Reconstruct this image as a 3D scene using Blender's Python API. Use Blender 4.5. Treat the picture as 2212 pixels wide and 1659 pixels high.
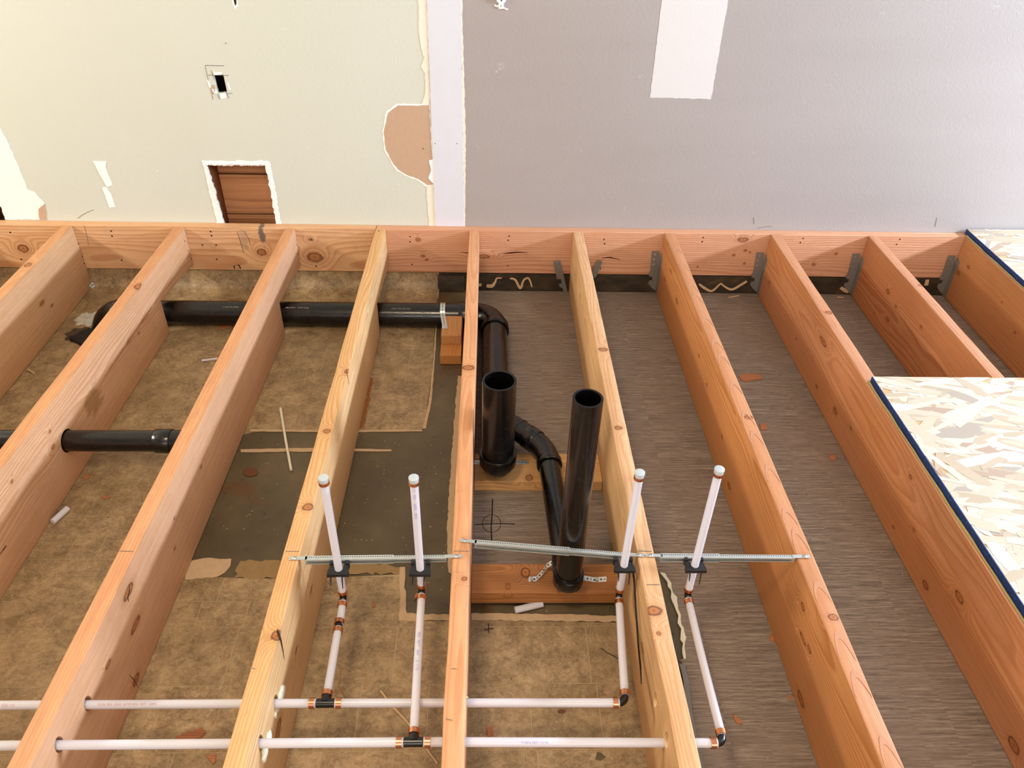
import bpy, bmesh, math, random
from mathutils import Vector, Matrix
from mathutils.geometry import tessellate_polygon
random.seed(7)
PI = math.pi
D = bpy.data
for o in list(D.objects): D.objects.remove(o)
S = bpy.context.scene
COL = S.collection

# ---------------------------------------------------------------- camera
CAM = Vector((0.06648, -2.71847, 1.31992)); FPX = 1662.31
RGT = Vector((0.99944781, -0.02191018, 0.02498054)).normalized()
UPV = Vector((-0.00667646, 0.60404599, 0.7969215)).normalized()
FWD = Vector((0.03255009, 0.79664822, -0.60356615)).normalized()
cd = D.cameras.new('camera'); cd.sensor_fit = 'HORIZONTAL'; cd.sensor_width = 36; cd.lens = 36 * FPX / 2212
cd.clip_start = 0.02
cam = D.objects.new('camera', cd); COL.objects.link(cam)
cam.matrix_world = Matrix(((RGT.x, UPV.x, -FWD.x, CAM.x), (RGT.y, UPV.y, -FWD.y, CAM.y), (RGT.z, UPV.z, -FWD.z, CAM.z), (0, 0, 0, 1)))
S.camera = cam

def at(px, py, X=None, Y=None, Z=None):
    """measured photo point -> world point on a real plane of the room"""
    d = FWD + RGT * ((px - 1106) / FPX) - UPV * ((py - 829.5) / FPX)
    if X is not None: t = (X - CAM.x) / d.x
    elif Y is not None: t = (Y - CAM.y) / d.y
    else: t = (Z - CAM.z) / d.z
    return CAM + d * t

# ---------------------------------------------------------------- world, light, exposure
vs = S.view_settings; vs.view_transform = 'Standard'; vs.look = 'None'; vs.gamma = 1; vs.use_curve_mapping = False
vs.exposure = 0.0
w = D.worlds.new('world'); S.world = w; w.use_nodes = True
w.node_tree.nodes['Background'].inputs[0].default_value = (0.9, 0.95, 1.0, 1)
w.node_tree.nodes['Background'].inputs[1].default_value = 0.3

def area(name, loc, target, sx, sy, power, col):
    l = D.lights.new(name, 'AREA'); l.shape = 'RECTANGLE'; l.size = sx; l.size_y = sy; l.energy = power; l.color = col
    o = D.objects.new(name, l); COL.objects.link(o); o.location = loc
    o.rotation_euler = (Vector(target) - Vector(loc)).to_track_quat('-Z', 'Y').to_euler()
    return o
area('window_light_right', (4.46, -1.05, 1.36), (0, -0.8, 0.1), 1.3, 0.26, 345, (0.66, 0.80, 1.0))
area('window_light_left', (-3.42, -1.1, 1.62), (0, -0.7, 0.1), 1.0, 0.26, 72, (1.0, 0.90, 0.74))
area('ceiling_lamp_light', (-0.35, -2.3, 2.15), (-0.35, -1.9, 0), 0.3, 0.3, 26, (1.0, 0.78, 0.55))
area('fill_light_behind', (0.4, -4.9, 1.2), (0.2, 0, 0.0), 2.6, 1.0, 60, (1.0, 0.95, 0.88))  # added soft fill panel behind the camera, lifts the shaded bays

# ---------------------------------------------------------------- colour + material helpers
def lin(c):
    if isinstance(c, str):
        c = c.lstrip('#'); c = tuple(int(c[i:i + 2], 16) / 255 for i in (0, 2, 4))
    return tuple((x / 12.92 if x <= 0.04045 else ((x + 0.055) / 1.055) ** 2.4) for x in c) + (1,)

class NT:
    def __init__(s, name):
        s.m = D.materials.new(name); s.m.use_nodes = True; s.t = s.m.node_tree; s.t.nodes.clear()
        s.out = s.n('ShaderNodeOutputMaterial'); s.b = s.n('ShaderNodeBsdfPrincipled')
        s.l(s.b.outputs[0], s.out.inputs[0])
    def n(s, ty, **k):
        x = s.t.nodes.new(ty)
        for a, v in k.items(): setattr(x, a, v)
        return x
    def l(s, a, b): s.t.links.new(a, b)
    def put(s, sock, v):
        if isinstance(v, bpy.types.NodeSocket): s.l(v, sock)
        else: sock.default_value = v
    def math(s, op, a, b=None, c=None, clamp=False):
        x = s.n('ShaderNodeMath', operation=op); x.use_clamp = clamp
        s.put(x.inputs[0], a)
        if b is not None: s.put(x.inputs[1], b)
        if c is not None: s.put(x.inputs[2], c)
        return x.outputs[0]
    def vm(s, op, a, b=None):
        x = s.n('ShaderNodeVectorMath', operation=op); s.put(x.inputs[0], a)
        if b is not None: s.put(x.inputs[1], b)
        return x.outputs['Value'] if op in ('LENGTH', 'DISTANCE', 'DOT_PRODUCT') else x.outputs[0]
    def pos(s): return s.n('ShaderNodeTexCoord').outputs['Object']
    def noise(s, vec, scale=5, detail=3, rough=0.5, dist=0):
        x = s.n('ShaderNodeTexNoise'); s.l(vec, x.inputs['Vector'])
        x.inputs['Scale'].default_value = scale; x.inputs['Detail'].default_value = detail
        x.inputs['Roughness'].default_value = rough; x.inputs['Distortion'].default_value = dist
        return x.outputs['Fac']
    def ramp(s, fac, stops, interp='LINEAR'):
        x = s.n('ShaderNodeValToRGB'); x.color_ramp.interpolation = interp; s.l(fac, x.inputs[0])
        e = x.color_ramp.elements
        while len(e) < len(stops): e.new(0.5)
        for i, (p, c) in enumerate(stops):
            e[i].position = p; e[i].color = c if len(c) == 4 else tuple(c) + (1,)
        return x.outputs[0]
    def mr(s, v, a, b, c=0, d=1):
        x = s.n('ShaderNodeMapRange'); s.l(v, x.inputs[0])
        for i, q in enumerate((a, b, c, d)): x.inputs[i + 1].default_value = q
        return x.outputs[0]
    def mix(s, fac, a, b, mode='MIX'):
        x = s.n('ShaderNodeMix', data_type='RGBA', blend_type=mode)
        s.put(x.inputs[0], fac); s.put(x.inputs[6], a); s.put(x.inputs[7], b)
        return x.outputs[2]
    def bump(s, h, strength=0.3, dist=0.001):
        x = s.n('ShaderNodeBump'); s.l(h, x.inputs['Height']); x.inputs['Strength'].default_value = strength
        x.inputs['Distance'].default_value = dist; s.l(x.outputs[0], s.b.inputs['Normal'])
    def set(s, **k):
        for a, v in k.items(): s.put(s.b.inputs[a.replace('_', ' ')], v)
        return s.m

def plain(name, c, rough=0.6, metal=0.0, var=0.12, vscale=60, bump=0.15, **k):
    t = NT(name); p = t.pos(); n = t.noise(p, vscale, 4, 0.6); c = lin(c)
    dk = tuple(x * (1 - var) for x in c[:3]) + (1,); lt = tuple(min(1, x * (1 + var)) for x in c[:3]) + (1,)
    t.set(Base_Color=t.mix(n, dk, lt), Roughness=rough, Metallic=metal)
    if bump: t.bump(n, bump, 0.0006)
    for a, v in k.items(): t.put(t.b.inputs[a.replace('_', ' ')], v)
    return t.m

def wood(name, light, dark, axis='Y', pith=(0.05, -0.16), ring=0.0042, knots=(), warp=0.010, contrast=0.55, stain=(), pink=0.25, seed=0.0, rough=0.6, edge=None):
    """sawn softwood: growth rings about a pith line that bend round each knot; knots = (x, y, z, radius, stretch) in local metres"""
    t = NT(name); p = t.pos()
    if axis == 'X':   # board runs along X: swap so that the chain below sees length on Y
        sp = t.n('ShaderNodeSeparateXYZ'); t.l(p, sp.inputs[0]); cb = t.n('ShaderNodeCombineXYZ')
        t.l(sp.outputs[1], cb.inputs[0]); t.l(sp.outputs[0], cb.inputs[1]); t.l(sp.outputs[2], cb.inputs[2]); p = cb.outputs[0]
    if axis == 'Z':
        sp = t.n('ShaderNodeSeparateXYZ'); t.l(p, sp.inputs[0]); cb = t.n('ShaderNodeCombineXYZ')
        t.l(sp.outputs[0], cb.inputs[0]); t.l(sp.outputs[2], cb.inputs[1]); t.l(sp.outputs[1], cb.inputs[2]); p = cb.outputs[0]
    ps = t.vm('ADD', p, (seed, seed * 3.1, seed * 1.7))
    wn = t.noise(t.vm('MULTIPLY', ps, (6, 1.1, 6)), 1.0, 2, 0.5)
    flat = t.vm('MULTIPLY', t.vm('SUBTRACT', p, (pith[0], 0, pith[1])), (1, 0, 1))
    r = t.vm('LENGTH', flat)
    r = t.math('ADD', r, t.math('MULTIPLY', wn, warp * 4))
    dmin = None
    for (kx, ky, kz, kr, st) in knots:
        q = t.vm('MULTIPLY', t.vm('SUBTRACT', p, (kx, ky, kz)), (1 / (kr * 1.6), 1 / (kr * st), 1 / kr))
        dd = t.vm('LENGTH', q)
        e = t.math('POWER', 2.718, t.math('MULTIPLY', t.math('MULTIPLY', dd, dd), -0.22))
        r = t.math('ADD', r, t.math('MULTIPLY', e, ring * 4.5))
        dmin = dd if dmin is None else t.math('MINIMUM', dmin, dd)
    ph = t.math('FRACT', t.math('DIVIDE', r, ring))
    late = t.ramp(ph, [(0, (0, 0, 0)), (0.45, (0.25,) * 3), (0.82, (1, 1, 1)), (0.93, (0.9,) * 3), (1, (0, 0, 0))])
    fib = t.noise(t.vm('MULTIPLY', ps, (900, 14, 900)), 1.0, 2, 0.6)
    big = t.noise(t.vm('MULTIPLY', ps, (7, 1.6, 7)), 1.0, 3, 0.55)
    lt, dk = lin(light), lin(dark)
    pk = lin('#cda48a')
    base = t.mix(t.math('MULTIPLY', t.mr(big, 0.35, 0.68), pink), lt, pk)
    if edge:      # rough sawn narrow edge, torn in places; top light painted into its tint too
        se = t.n('ShaderNodeSeparateXYZ'); t.l(p, se.inputs[0])
        en = t.noise(t.vm('MULTIPLY', ps, (60, 9, 60)), 1.0, 4, 0.65)
        on = t.mr(t.math('ADD', se.outputs[2], t.mr(en, 0.3, 0.7, -0.0022, 0.0022)), -0.0045, -0.0025)
        base = t.mix(t.math('MULTIPLY', on, edge[1]), base, t.mix(t.mr(en, 0.45, 0.62), lin(edge[0]), lin(edge[2])))
    c = t.mix(t.math('MULTIPLY', late, contrast), base, dk)
    c = t.mix(t.mr(fib, 0.3, 0.75, 0.0, 0.36), c, dk)
    sk = t.noise(t.vm('MULTIPLY', ps, (150, 2.5, 150)), 1.0, 4, 0.65)
    c = t.mix(t.mr(sk, 0.35, 0.72, 0.0, 0.38), c, dk)
    c = t.mix(t.mr(t.noise(ps, 28, 5, 0.7), 0.5, 0.8, 0.0, 0.28), c, lin('#a5764c'))
    # dents, scuffs and pitch flecks
    fl = t.noise(t.vm('MULTIPLY', ps, (160, 40, 160)), 1.0, 2, 0.5)
    c = t.mix(t.mr(fl, 0.73, 0.80, 0, 0.4), c, lin('#5f3517'))
    if dmin is not None:
        wob = t.math('ADD', dmin, t.mr(t.noise(t.vm('MULTIPLY', ps, (120, 90, 120)), 1.0, 2, 0.5), 0, 1, -0.25, 0.25))
        kc = t.ramp(wob, [(0, lin('#5c3214')), (0.22, lin('#8a5024')), (0.5, lin('#a8662f')), (0.72, lin('#7d4218')), (0.9, lin('#2d160a')), (1.0, lin('#5a2f14'))])
        km = t.ramp(wob, [(0, (1,) * 3), (0.95, (1,) * 3), (1.0, (0.45,) * 3)])
        halo = t.mr(wob, 1.0, 2.2, 0.25, 0.0)
        c = t.mix(halo, c, lin('#8a4a1c'))
        inside = t.mr(wob, 0.98, 1.12, 1.0, 0.0)
        c = t.mix(t.math('MULTIPLY', inside, 0.75), c, kc)
    for (sx, sy, sz, rx, ry, rz, colr, amt) in stain:
        q = t.vm('LENGTH', t.vm('MULTIPLY', t.vm('SUBTRACT', p, (sx, sy, sz)), (1 / rx, 1 / ry, 1 / rz)))
        nn = t.noise(t.vm('MULTIPLY', ps, (60, 25, 60)), 1.0, 4, 0.6)
        mk = t.mr(t.math('ADD', q, t.mr(nn, 0.2, 0.8, -0.6, 0.6)), 0.75, 1.15, amt, 0.0)
        c = t.mix(mk, c, lin(colr))
    t.set(Base_Color=c, Roughness=rough, Specular_IOR_Level=0.35)
    t.bump(t.math('ADD', t.math('MULTIPLY', late, 0.5), fib), 0.22, 0.0006)
    return t.m

# ---------------------------------------------------------------- object helpers
def tag(o, label=None, cat=None, group=None, kind=None):
    if label: o['label'] = label
    if cat: o['category'] = cat
    if group: o['group'] = group
    if kind: o['kind'] = kind
    return o
def empty(name, loc, label, cat, group=None):
    o = D.objects.new(name, None); o.empty_display_size = 0.03; COL.objects.link(o); o.location = loc
    return tag(o, label, cat, group)
def link(name, me, mat, parent=None, loc=(0, 0, 0), smooth=False):
    """me holds world coordinates when loc is the origin to subtract"""
    loc = Vector(loc)
    if loc.length: me.transform(Matrix.Translation(-loc))
    if mat: me.materials.append(mat)
    if smooth:
        for f in me.polygons: f.use_smooth = True
    o = D.objects.new(name, me); COL.objects.link(o)
    if parent:
        o.parent = parent; pl = parent['_w'] if '_w' in parent else parent.location
        base = wpos(parent); o.location = loc - base
    else: o.location = loc
    return o
def wpos(o):
    v = Vector(o.location)
    while o.parent: o = o.parent; v += Vector(o.location)
    return v
def mesh(vs_, fs):
    me = D.meshes.new('m'); me.from_pydata([tuple(v) for v in vs_], [], fs); me.update(); return me
def bm2me(bm, sm=False):
    bmesh.ops.recalc_face_normals(bm, faces=bm.faces); me = D.meshes.new('m'); bm.to_mesh(me); bm.free(); return me
def box_bm(lo, hi, bev=0.0, bm=None):
    b = bmesh.new(); c = [(x, y, z) for x in (lo[0], hi[0]) for y in (lo[1], hi[1]) for z in (lo[2], hi[2])]
    v = [b.verts.new(q) for q in c]
    for f in ((0, 1, 3, 2), (4, 6, 7, 5), (0, 4, 5, 1), (2, 3, 7, 6), (0, 2, 6, 4), (1, 5, 7, 3)): b.faces.new([v[i] for i in f])
    if bev: bmesh.ops.bevel(b, geom=list(b.edges), offset=bev, segments=2, profile=0.6, affect='EDGES')
    return b
def box(name, lo, hi, mat, parent=None, bev=0.0, rot=None, loc=None):
    me = bm2me(box_bm(lo, hi, bev)); c = Vector(((lo[0] + hi[0]) / 2, (lo[1] + hi[1]) / 2, lo[2]))
    if rot:
        me.transform(Matrix.Translation(c) @ rot.to_4x4() @ Matrix.Translation(-c))
    return link(name, me, mat, parent, c if loc is None else loc)
def prism(pts, thick, normal):
    """closed outline of world points, thickened along normal"""
    b = bmesh.new(); n = Vector(normal) * thick
    v = [b.verts.new(p) for p in pts]; v2 = [b.verts.new(Vector(p) + n) for p in pts]
    k = len(v)
    for t_ in tessellate_polygon([[Vector(p) for p in pts]]):
        try: b.faces.new([v[i] for i in t_]); b.faces.new([v2[i] for i in reversed(t_)])
        except ValueError: pass
    for i in range(k): b.faces.new((v[i], v2[i], v2[(i + 1) % k], v[(i + 1) % k]))
    return bm2me(b)
def rough_outline(pts, step, amp, seed=1, closed=True):
    rn = random.Random(seed); out = []; n = len(pts)
    for i in range(n if closed else n - 1):
        a, b_ = Vector(pts[i]), Vector(pts[(i + 1) % n]); L = (b_ - a).length; k = max(1, int(L / step))
        for j in range(k):
            q = a.lerp(b_, j / k)
            if j: q = q + Vector([rn.uniform(-amp, amp) if abs((b_ - a)[c]) + 1 > 1 and pts_ok[c] else 0 for c in range(3)])
            out.append(q)
    return out
pts_ok = [1, 0, 1]
def ragged(pts, step, amp, plane, seed=1):
    global pts_ok
    pts_ok = [0 if c == plane else 1 for c in 'xyz']
    return rough_outline(pts, step, amp, seed)
def frames(path):
    P = [Vector(p) for p in path]; T = []
    for i in range(len(P)):
        a = P[max(0, i - 1)]; b_ = P[min(len(P) - 1, i + 1)]; T.append((b_ - a).normalized())
    u = T[0].orthogonal().normalized(); fr = []
    for i, t in enumerate(T):
        u = (u - t * u.dot(t)).normalized(); fr.append((P[i], t, u, t.cross(u)))
    return fr
def tube_bm(path, rad, seg=20, inner=None, caps=True, b=None):
    """swept circle; rad is a number or one per point; inner makes it a hollow pipe"""
    b = b or bmesh.new(); fr = frames(path)
    R_ = rad if isinstance(rad, (list, tuple)) else [rad] * len(path)
    def rings(RR):
        out = []
        for (p, t, u, v), r in zip(fr, RR):
            out.append([b.verts.new(p + (u * math.cos(2 * PI * k / seg) + v * math.sin(2 * PI * k / seg)) * r) for k in range(seg)])
        return out
    o = rings(R_)
    def skin(rs):
        for i in range(len(rs) - 1):
            for k in range(seg): b.faces.new((rs[i][k], rs[i][(k + 1) % seg], rs[i + 1][(k + 1) % seg], rs[i + 1][k]))
    skin(o)
    if inner:
        n = rings([inner] * len(path)); skin(n)
        for e in (0, -1):
            for k in range(seg): b.faces.new((o[e][k], o[e][(k + 1) % seg], n[e][(k + 1) % seg], n[e][k]))
    elif caps:
        b.faces.new(o[0]); b.faces.new(o[-1])
    return b
def tube(name, path, rad, mat, parent=None, seg=20, inner=None, loc=None, autosm=True):
    me = bm2me(tube_bm(path, rad, seg, inner))
    o = link(name, me, mat, parent, loc if loc is not None else path[0])
    for f in me.polygons: f.use_smooth = len(f.vertices) == 4 and (f.area > 0)
    if autosm: sharp(me)
    return o
def sharp(me, ang=0.7):
    b = bmesh.new(); b.from_mesh(me)
    for e in b.edges:
        if len(e.link_faces) == 2: e.smooth = e.calc_face_angle(0) < ang
    b.to_mesh(me); b.free()
    for f in me.polygons: f.use_smooth = True
def arc(a, corner, c, n=8):
    a, k, c = Vector(a), Vector(corner), Vector(c)
    return [(a * (1 - t) ** 2 + k * 2 * t * (1 - t) + c * t ** 2) for t in [i / n for i in range(n + 1)]]
def disc_bm(c, r, normal, seg=14, h=0.0015, b=None):
    c = Vector(c); n = Vector(normal).normalized()
    return tube_bm([c, c + n * h], r, seg, b=b)
def text_mesh(body, size, fn):
    cu = D.curves.new('t', 'FONT'); cu.body = body; cu.size = size; cu.resolution_u = 2
    o = D.objects.new('t', cu); COL.objects.link(o)
    dg = bpy.context.evaluated_depsgraph_get(); me = D.meshes.new_from_object(o.evaluated_get(dg))
    D.objects.remove(o); D.curves.remove(cu)
    for v in me.vertices: v.co = fn(v.co.x, v.co.y)
    return me
def wrap_text(name, body, size, a, b_, rad, up, mat, parent, start=0.0, off=0.0):
    """print set round a straight pipe from a to b; up = the side that faces the reader"""
    a, b_ = Vector(a), Vector(b_); t = (b_ - a).normalized(); u = Vector(up); u = (u - t * u.dot(t)).normalized(); v = t.cross(u) * -1
    side = u.cross(t)
    R_ = rad + 0.00025
    def fn(x, y):
        th = (y - size * 0.35) / R_ + off
        return a + t * (start + x) + (u * math.cos(th) + side * math.sin(th)) * R_
    return link(name, text_mesh(body, size, fn), mat, parent, a)
def ribbon(pts, wid, normal, h=0.001):
    n = Vector(normal).normalized(); L = []; Rr = []
    P = [Vector(p) for p in pts]
    for i, p in enumerate(P):
        t = (P[min(i + 1, len(P) - 1)] - P[max(i - 1, 0)]).normalized(); s = n.cross(t).normalized()
        ww = wid[i] if isinstance(wid, (list, tuple)) else wid
        L.append(p + s * ww / 2); Rr.append(p - s * ww / 2)
    vs_ = []; fs = []
    for a, c in zip(L, Rr): vs_ += [a, c, a + n * h, c + n * h]
    k = len(P)
    for i in range(k - 1):
        q = 4 * i
        fs += [(q + 2, q + 3, q + 7, q + 6), (q, q + 4, q + 5, q + 1), (q, q + 2, q + 6, q + 4), (q + 1, q + 5, q + 7, q + 3)]
    fs += [(0, 1, 3, 2), (4 * k - 4, 4 * k - 2, 4 * k - 1, 4 * k - 3)]
    b = bmesh.new(); b.from_mesh(mesh(vs_, fs)); return bm2me(b)
def dup(root, loc, rotz=None, label=None):
    r = root.copy(); COL.objects.link(r); r.location = loc
    if rotz is not None: r.rotation_euler.z = rotz
    if label: r['label'] = label
    for ch in root.children:
        c = ch.copy(); COL.objects.link(c); c.parent = r
        for g in ch.children:
            d = g.copy(); COL.objects.link(d); d.parent = c
    return r

# ---------------------------------------------------------------- materials
FZ = -0.262           # floor
def wall_mat():
    t = NT('painted_drywall'); p = t.pos()
    sp = t.n('ShaderNodeSeparateXYZ'); t.l(p, sp.inputs[0])
    side = t.mr(sp.outputs[0], -0.095, -0.085)
    n1 = t.noise(p, 2.2, 3, 0.5); n2 = t.noise(t.vm('MULTIPLY', p, (0.8, 1, 5)), 1.5, 2, 0.5)
    lc = t.mix(n1, lin('#c5c8ba'), lin('#cccec4'))
    rc = t.mix(n2, lin('#9a928e'), lin('#a49c99'))
    c = t.mix(side, lc, rc)
    sc = t.noise(p, 14, 5, 0.7)
    c = t.mix(t.mr(sc, 0.66, 0.74, 0, 0.25), c, lin('#e6e4e0'))
    t.set(Base_Color=c, Roughness=0.5, Specular_IOR_Level=0.4)
    v = t.noise(p, 210, 2, 0.55); v2 = t.noise(p, 90, 2, 0.5)
    t.bump(t.math('ADD', t.mr(v, 0.42, 0.72), t.math('MULTIPLY', t.mr(v2, 0.4, 0.7), 0.9)), 0.17, 0.0012)
    return t.m
M = {}
M['wall'] = wall_mat()
M['room'] = plain('room_paint', '#e2ddd5', 0.7, var=0.04)
M['compound'] = plain('joint_compound', '#eceae6', 0.75, var=0.05, vscale=40, bump=0.3)
M['tape'] = plain('joint_tape_white', '#cfd0d8', 0.55, var=0.04, vscale=25, bump=0.12)
M['plaster'] = plain('torn_plaster_white', '#f0efec', 0.85, var=0.06, vscale=120, bump=0.8)
M['cream'] = plain('old_cream_paint', '#e2dccb', 0.8, var=0.06, vscale=70, bump=0.5)
M['kraft'] = plain('kraft_paper', '#b89a80', 0.8, var=0.07, vscale=50, bump=0.25)
M['whitepaint'] = (lambda t: (t.set(Base_Color=lin('#cfcbc9'), Roughness=0.5), t.bump(t.noise(t.pos(), 170, 2, 0.55), 0.25, 0.0012), t.m)[-1])(NT('white_paint_patch'))
M['pencil'] = plain('pencil_mark', '#6d675f', 0.8, bump=0)
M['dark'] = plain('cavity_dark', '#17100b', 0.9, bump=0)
M['stain_board'] = wood('brown_sheathing', '#cd9468', '#8a522c', axis='X', pith=(0.3, 0.1), ring=0.007, knots=[(0.14, -1.03, 0.17, 0.006, 1.5)], pink=0.0)
M['stud'] = wood('old_dark_stud', '#7a431f', '#431d0a', axis='Z', pith=(0.3, 0.1), pink=0)
M['outlet'] = plain('outlet_white', '#f1f1f0', 0.35, var=0.01, bump=0)
M['black'] = plain('black_slot', '#0a0a0a', 0.7, bump=0)

def vinyl_mat():
    t = NT('stone_print_vinyl'); p = t.pos()
    g = t.n('ShaderNodeNewGeometry')
    oi = t.n('ShaderNodeObjectInfo')
    pw = g.outputs['Position']
    a = t.noise(pw, 16, 8, 0.74, 0.4); b_ = t.noise(pw, 105, 6, 0.75, 1.0); c0 = t.noise(t.vm('MULTIPLY', pw, (30, 90, 30)), 1.0, 4, 0.7, 0.8)
    c = t.ramp(a, [(0.26, lin('#5c4832')), (0.44, lin('#806748')), (0.60, lin('#a68b65')), (0.78, lin('#c8ae88'))])
    c = t.mix(t.mr(b_, 0.44, 0.68, 0, 0.42), c, lin('#cfbf9b'))
    c = t.mix(t.mr(c0, 0.52, 0.72, 0, 0.6), c, lin('#5e482f'))
    c = t.mix(t.math('MULTIPLY', oi.outputs['Random'], 0.30), c, lin('#73603f'))
    st = t.noise(pw, 9, 5, 0.75, 0.3)
    c = t.mix(t.mr(st, 0.68, 0.76, 0, 0.6), c, lin('#6b3f1c'))
    sp = t.noise(pw, 75, 2, 0.5)
    c = t.mix(t.mr(sp, 0.74, 0.78, 0, 0.7), c, lin('#4a2a12'))
    t.set(Base_Color=c, Roughness=0.42, Specular_IOR_Level=0.4)
    t.bump(t.math('ADD', b_, t.math('MULTIPLY', a, 0.5)), 0.5, 0.002)
    return t.m
M['vinyl'] = vinyl_mat()
def slab_mat():
    t = NT('adhesive_stained_slab'); p = t.pos()
    a = t.noise(p, 5, 5, 0.6); b_ = t.noise(p, 120, 3, 0.6); d = t.noise(p, 38, 4, 0.6)
    c = t.ramp(a, [(0.3, lin('#453a26')), (0.55, lin('#574b33')), (0.75, lin('#6a5a40'))])
    c = t.mix(t.mr(d, 0.62, 0.70, 0, 0.6), c, lin('#33271a'))
    c = t.mix(t.mr(b_, 0.70, 0.78, 0, 0.5), c, lin('#8a7450'))
    c = t.mix(t.mr(t.noise(p, 7, 2, 0.4), 0.68, 0.74, 0, 0.7), c, lin('#5e3417'))
    t.set(Base_Color=c, Roughness=0.5); t.bump(d, 0.35, 0.001); return t.m
M['slab'] = slab_mat()
def ribbed_mat():
    t = NT('ribbed_brown_flooring'); p = t.pos()
    sp = t.n('ShaderNodeSeparateXYZ'); t.l(p, sp.inputs[0])
    cell = t.math('FLOOR', t.math('DIVIDE', sp.outputs[0], 0.083))
    wn = t.n('ShaderNodeTexWhiteNoise', noise_dimensions='1D'); t.l(cell, wn.inputs['W'])
    cb = t.n('ShaderNodeCombineXYZ'); t.l(t.math('MULTIPLY', sp.outputs[0], 9), cb.inputs[0])
    t.l(t.math('ADD', t.math('MULTIPLY', sp.outputs[1], 190), t.math('MULTIPLY', wn.outputs[0], 7)), cb.inputs[1])
    st = t.noise(cb.outputs[0], 1.0, 3, 0.6)
    cb2 = t.n('ShaderNodeCombineXYZ'); t.l(t.math('MULTIPLY', sp.outputs[0], 40), cb2.inputs[0]); t.l(t.math('MULTIPLY', sp.outputs[1], 520), cb2.inputs[1])
    fine = t.noise(cb2.outputs[0], 1.0, 2, 0.6)
    big = t.noise(p, 2.6, 4, 0.6)
    c = t.ramp(t.math('ADD', t.math('MULTIPLY', st, 0.65), t.math('MULTIPLY', fine, 0.35)), [(0.34, lin('#574b40')), (0.5, lin('#7a6c5e')), (0.64, lin('#998b7b'))])
    c = t.mix(t.mr(big, 0.4, 0.7, 0, 0.35), c, lin('#7d6452'))
    sk = t.noise(p, 110, 2, 0.5)
    c = t.mix(t.mr(sk, 0.73, 0.78, 0, 0.8), c, lin('#2c2018'))
    sd = t.noise(t.vm('ADD', p, (3.1, 1.7, 0)), 130, 2, 0.5)
    c = t.mix(t.mr(sd, 0.74, 0.78, 0, 0.8), c, lin('#b08d66'))
    t.set(Base_Color=c, Roughness=0.62); t.bump(t.math('ADD', st, t.math('MULTIPLY', fine, 0.6)), 0.7, 0.002); return t.m
M['ribbed'] = ribbed_mat()
M['basedark'] = (lambda t: (t.set(Base_Color=t.ramp(t.noise(t.vm('MULTIPLY', t.pos(), (14, 14, 30)), 1.0, 5, 0.65), [(0.35, lin('#231b10')), (0.6, lin('#3d301d')), (0.75, lin('#5d4a30'))]), Roughness=0.55), t.bump(t.noise(t.pos(), 60, 4, 0.6), 0.5, 0.002), t.m)[-1])(NT('old_adhesive_dark'))
M['paper'] = plain('vinyl_backing_paper', '#b59a78', 0.8, var=0.18, vscale=45, bump=0.4)
M['glue'] = plain('dried_adhesive', '#c8a47c', 0.6, var=0.15, vscale=80)
M['abs'] = (lambda t: (t.set(Base_Color=t.mix(t.mr(t.noise(t.vm('MULTIPLY', t.pos(), (12, 45, 45)), 1.0, 5, 0.7, 0.8), 0.62, 0.72, 0, 0.22), lin('#080707'), lin('#3c342e')),
        Roughness=t.mr(t.noise(t.pos(), 30, 3, 0.6), 0.3, 0.7, 0.15, 0.32)), t.m)[-1])(NT('black_abs_plastic'))
M['absin'] = plain('black_pipe_inside', '#050505', 0.6, bump=0)
M['print'] = plain('white_pipe_print', '#8d8982', 0.6, bump=0)
def pex(name, c):
    t = NT(name); tr = t.n('ShaderNodeBsdfTranslucent'); mx = t.n('ShaderNodeMixShader')
    t.set(Base_Color=lin(c), Roughness=0.26, Subsurface_Weight=0.0, Specular_IOR_Level=0.5)
    tr.inputs[0].default_value = lin(c); mx.inputs[0].default_value = 0.38
    t.l(t.b.outputs[0], mx.inputs[1]); t.l(tr.outputs[0], mx.inputs[2]); t.l(mx.outputs[0], t.out.inputs[0]); return t.m
M['pex'] = pex('milky_pex_tube', '#e4e2e8')
M['pexcap'] = pex('milky_plastic_cap', '#cfd8dc')
M['copper'] = plain('copper_ring', '#cb8a64', 0.28, 1.0, var=0.2, vscale=200)
M['poly'] = plain('black_poly_fitting', '#0b0b0b', 0.25, bump=0)
M['galv'] = plain('galvanised_steel', '#c6cbc8', 0.38, 0.75, var=0.12, vscale=90, bump=0.05)
M['galvd'] = plain('dull_galvanised_steel', '#7c7670', 0.48, 0.25, var=0.18, vscale=90, bump=0.1)
M['screw'] = plain('zinc_screw', '#b9bdb9', 0.3, 0.9, bump=0)
M['nail'] = plain('nail_head_dark', '#2e2019', 0.5, 0.5, bump=0)
M['blackplastic'] = plain('black_clamp_plastic', '#141414', 0.5, var=0.1, bump=0.05)
M['inkblue'] = plain('blue_tube_print', '#8f97c4', 0.6, bump=0)
M['inkred'] = plain('red_tube_print', '#c08d80', 0.6, bump=0)
M['inkblack'] = plain('black_ink', '#17120f', 0.8, bump=0)
M['foam'] = plain('pale_foam_sealant', '#d9d5be', 0.7, var=0.08, vscale=60, bump=0.6)
M['chip'] = wood('wood_chip', '#b5744a', '#7d4523', axis='X', pith=(0.2, 0.2))
M['stick'] = plain('pale_wood_sliver', '#c3a27c', 0.7, var=0.15, vscale=60)
M['navy'] = (lambda t: (t.set(Base_Color=t.mix(t.mr(t.noise(t.pos(), 160, 3, 0.6), 0.5, 0.75, 0, 0.5), lin('#0c2a5e'), lin('#2563a8')), Roughness=0.6), t.m)[-1])(NT('navy_edge_paint'))
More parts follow.
